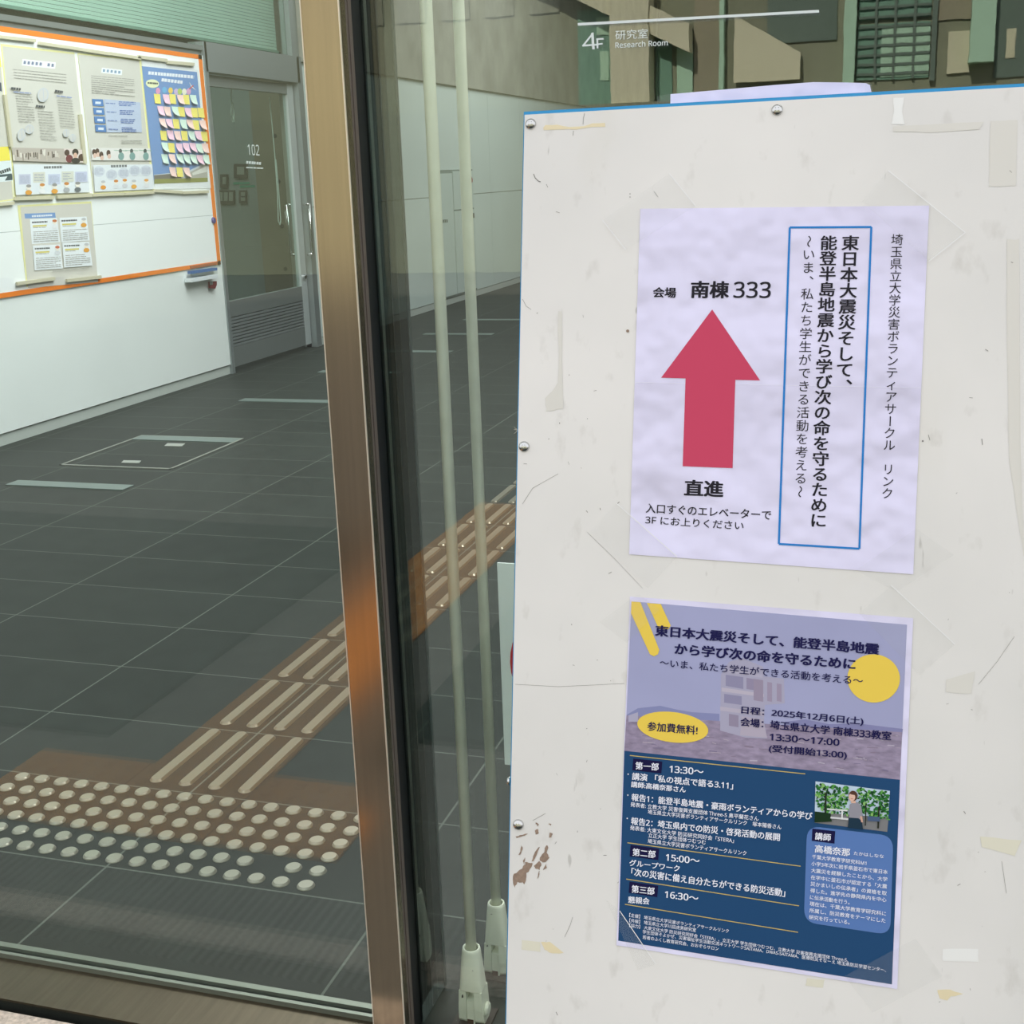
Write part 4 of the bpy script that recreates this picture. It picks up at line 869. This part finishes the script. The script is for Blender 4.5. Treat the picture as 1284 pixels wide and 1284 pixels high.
T('【主催】 埼玉県立大学災害ボランティアサークルリンク', z5c(97, 219), z5c(507, 286), 5, bold=.006)
T('【共催】 埼玉県立大学川田虎男研究室', z5c(97, 241), z5c(372, 282), 5, bold=.006)
T('【協力】 大東文化大学 防災研究同好会「STERA」、立正大学 学生団体つむつむ、立教大学 災害復興支援団体 Three-S、', z5c(97, 261), z5c(1000, 406), 5, bold=.006)
T('学生団体そよかぜ、災害福祉学生活動交流ネットワークSAITAMA、DWAS-SAITAMA、医療防災そなーえ 埼玉県防災学習センター、', z5c(152, 288), z5c(1155, 447), 5, bold=.006)
T('若者のふくし教育研究会、おおぞらサロン', z5c(152, 310), z5c(465, 359), 5, bold=.006)
# portrait photo
def z6(x, y): return (990+x/5.8375, 960+y/5.8375)
L = [([z6(190, 115), z6(735, 185), z6(715, 485), z6(183, 418)], (196, 214, 232)), ([z6(185, 340), z6(725, 380), z6(715, 485), z6(183, 418)], (128, 128, 130))]
for k in range(520):
    x = rg2.uniform(195, 722); lft = x < 420
    if 425 < x < 500: continue
    y = rg2.uniform(130, 330)+(x-190)*.12; y = min(y, 400+(x-190)*.1)
    L.append(([z6(*p) for p in ell(x, y, rg2.uniform(6, 18), rg2.uniform(5, 11), rg2.uniform(0, 180), 7)], rg2.choice(((34, 92, 40), (58, 128, 54), (96, 164, 78), (24, 66, 34), (140, 190, 110), (44, 108, 56)))))
L = [(p, c) for p, c in L]
L += [(bar(z6(265, 200), z6(262, 400), 2.4), (40, 48, 36)), (bar(z6(655, 300), z6(648, 460), 2), (40, 44, 34)), (bar(z6(560, 280), z6(555, 440), 1.4), (44, 46, 38)), ([z6(185, 335), z6(300, 350), z6(310, 410), z6(183, 417)], (26, 52, 30)), (bar(z6(275, 318), z6(425, 330), 1.8), (226, 228, 228)), (bar(z6(300, 380), z6(430, 392), 2.4), (214, 214, 216)), (bar(z6(385, 320), z6(384, 392), 2), (226, 228, 228)), ([z6(570, 370), z6(660, 375), z6(662, 410), z6(572, 405)], (76, 96, 130))]
L += [([z6(*p) for p in ((440, 285), (470, 268), (500, 268), (525, 295), (535, 365), (528, 400), (500, 385), (435, 380))], (150, 148, 158)), ([z6(*p) for p in ((436, 380), (505, 385), (530, 410), (538, 467), (425, 455))], (30, 54, 72)), ([z6(*p) for p in ((515, 370), (532, 372), (538, 415), (525, 415))], (214, 170, 150)), ([z6(*p) for p in ((452, 250), (482, 250), (485, 275), (450, 275))], (222, 180, 160)), ([z6(*p) for p in ell(465, 222, 33, 38, 0, 20)], (88, 58, 48)), ([z6(*p) for p in ell(457, 230, 24, 30, 0, 20)], (228, 188, 170)), ([z6(*p) for p in ((437, 205), (458, 190), (490, 200), (480, 216), (455, 212))], (88, 58, 48)), (bar(z6(447, 242), z6(466, 244), .6), (190, 90, 90))]
pic('portrait_photo', BRD, [(p if len(p) < 3 else p, c) for p, c in L], s2, .0010, .000002)
pic('profile_box', BRD, [(rnd4(z6(128, 440), z6(760, 515), z6(738, 1240), z6(104, 1145), 17), (92, 126, 186))], s2, .0010)
pic('label_box', BRD, [([z6(167, 461), z6(334, 480), z6(329, 571), z6(163, 550)], (22, 20, 66))], s2, .0012)
T('講師', z6(187, 511), z6(303, 524), 9.4, off=.0015)
T('高橋奈那', z6(185, 603), z6(443, 633), 10, off=.0015)
T('たかはしなな', z6(470, 637), z6(690, 661), 4.4, off=.0015, bold=.01)
for s, a, c in (('千葉大学教育学研究科M1', (165, 662), (562, 711)), ('小学3年次に岩手県釜石市で東日本', (160, 712), (718, 776)), ('大震災を経験したことから、大学', (158, 762), (716, 829)), ('在学中に釜石市が認定する「大震', (156, 812), (713, 881)), ('災かまいしの伝承者」の資格を取', (154, 860), (711, 931)), ('得した。進学先の静岡県内を中心', (152, 909), (709, 979)), ('に伝承活動を行う。', (150, 958), (440, 997)), ('現在は、千葉大学教育学研究科に', (148, 1005), (706, 1080)), ('所属し、防災教育をテーマにした', (146, 1054), (702, 1131)), ('研究を行っている。', (143, 1103), (440, 1143))):
    T(s, z6(*a), z6(*c), 5.6, off=.0015, bold=.012)

# ---- clear tape at the corners of both sheets
def tape_material():
    m = bpy.data.materials.new('clear_tape'); m.use_nodes = True; nt = m.node_tree; p = nt.nodes['Principled BSDF']; out = nt.nodes['Material Output']
    p.inputs['Base Color'].default_value = (*lin((214, 216, 212)), 1); p.inputs['Roughness'].default_value = .3
    tr = nt.nodes.new('ShaderNodeBsdfTransparent'); mx = nt.nodes.new('ShaderNodeMixShader'); mx.inputs[0].default_value = .07
    nt.links.new(tr.outputs[0], mx.inputs[1]); nt.links.new(p.outputs[0], mx.inputs[2]); nt.links.new(mx.outputs[0], out.inputs[0]); return m
M_tape = tape_material(); M_edge = mat('tape_edge_highlight', (240, 240, 240), .3)
for q, e, lab in (
    ([(755.6, 276), (839.3, 217.5), (872.4, 258.4), (784.8, 313)], [(1, 2), (3, 0)], 'upper left corner of the arrow sheet'),
    ([(1113.8, 213.6), (1210.4, 291.5), (1164.5, 327.7), (1080.7, 252.6)], [(0, 1), (1, 2)], 'upper right corner of the arrow sheet'),
    ([(773, 631), (849, 698), (812, 738), (738, 668)], [(0, 1)], 'lower left corner of the arrow sheet'),
    ([(1073, 715), (1149, 662.5), (1196, 696), (1124, 742)], [], 'lower right corner of the arrow sheet'),
    ([(752, 780), (800, 744), (827, 764), (786, 806)], [], 'upper left corner of the navy poster'),
    ([(1077, 769), (1117.7, 734), (1197.5, 808), (1152.8, 846.8)], [(1, 2)], 'upper right corner of the navy poster'),
    ([(759, 1127), (777, 1142), (822.5, 1209), (800, 1217)], [(1, 2)], 'lower left corner of the navy poster'),
    ([(1059, 1224), (1148, 1177), (1182, 1224), (1094, 1270)], [], 'lower right corner of the navy poster')):
    t = thing('adhesive_tape', BRD.p(*q[2]), 'clear tape strip over the '+lab, 'tape', 'clear tape strips on the notice board')
    flat('film', BRD, q, M_tape, t, .0021)
    for i, j in e: flat('film_edge_highlight', BRD, bar(q[i], q[j], .9), M_edge, t, .0023)  # pale strips paint the highlight along some tape edges
for q, lab in (([(824, 129), (824, 121), (842, 117), (842, 129)], 'left'), ([(1085, 118), (1085, 102), (1092, 104), (1096, 118)], 'right')):
    t = tag(flat('adhesive_tape', Surf(BRD.at(0, 0, -.0145), BRD.u, BRD.v), q, M_tape, None), 'small clear tape tab at the %s end of the curled paper over the board' % lab, 'tape', 'clear tape tabs on the paper behind')
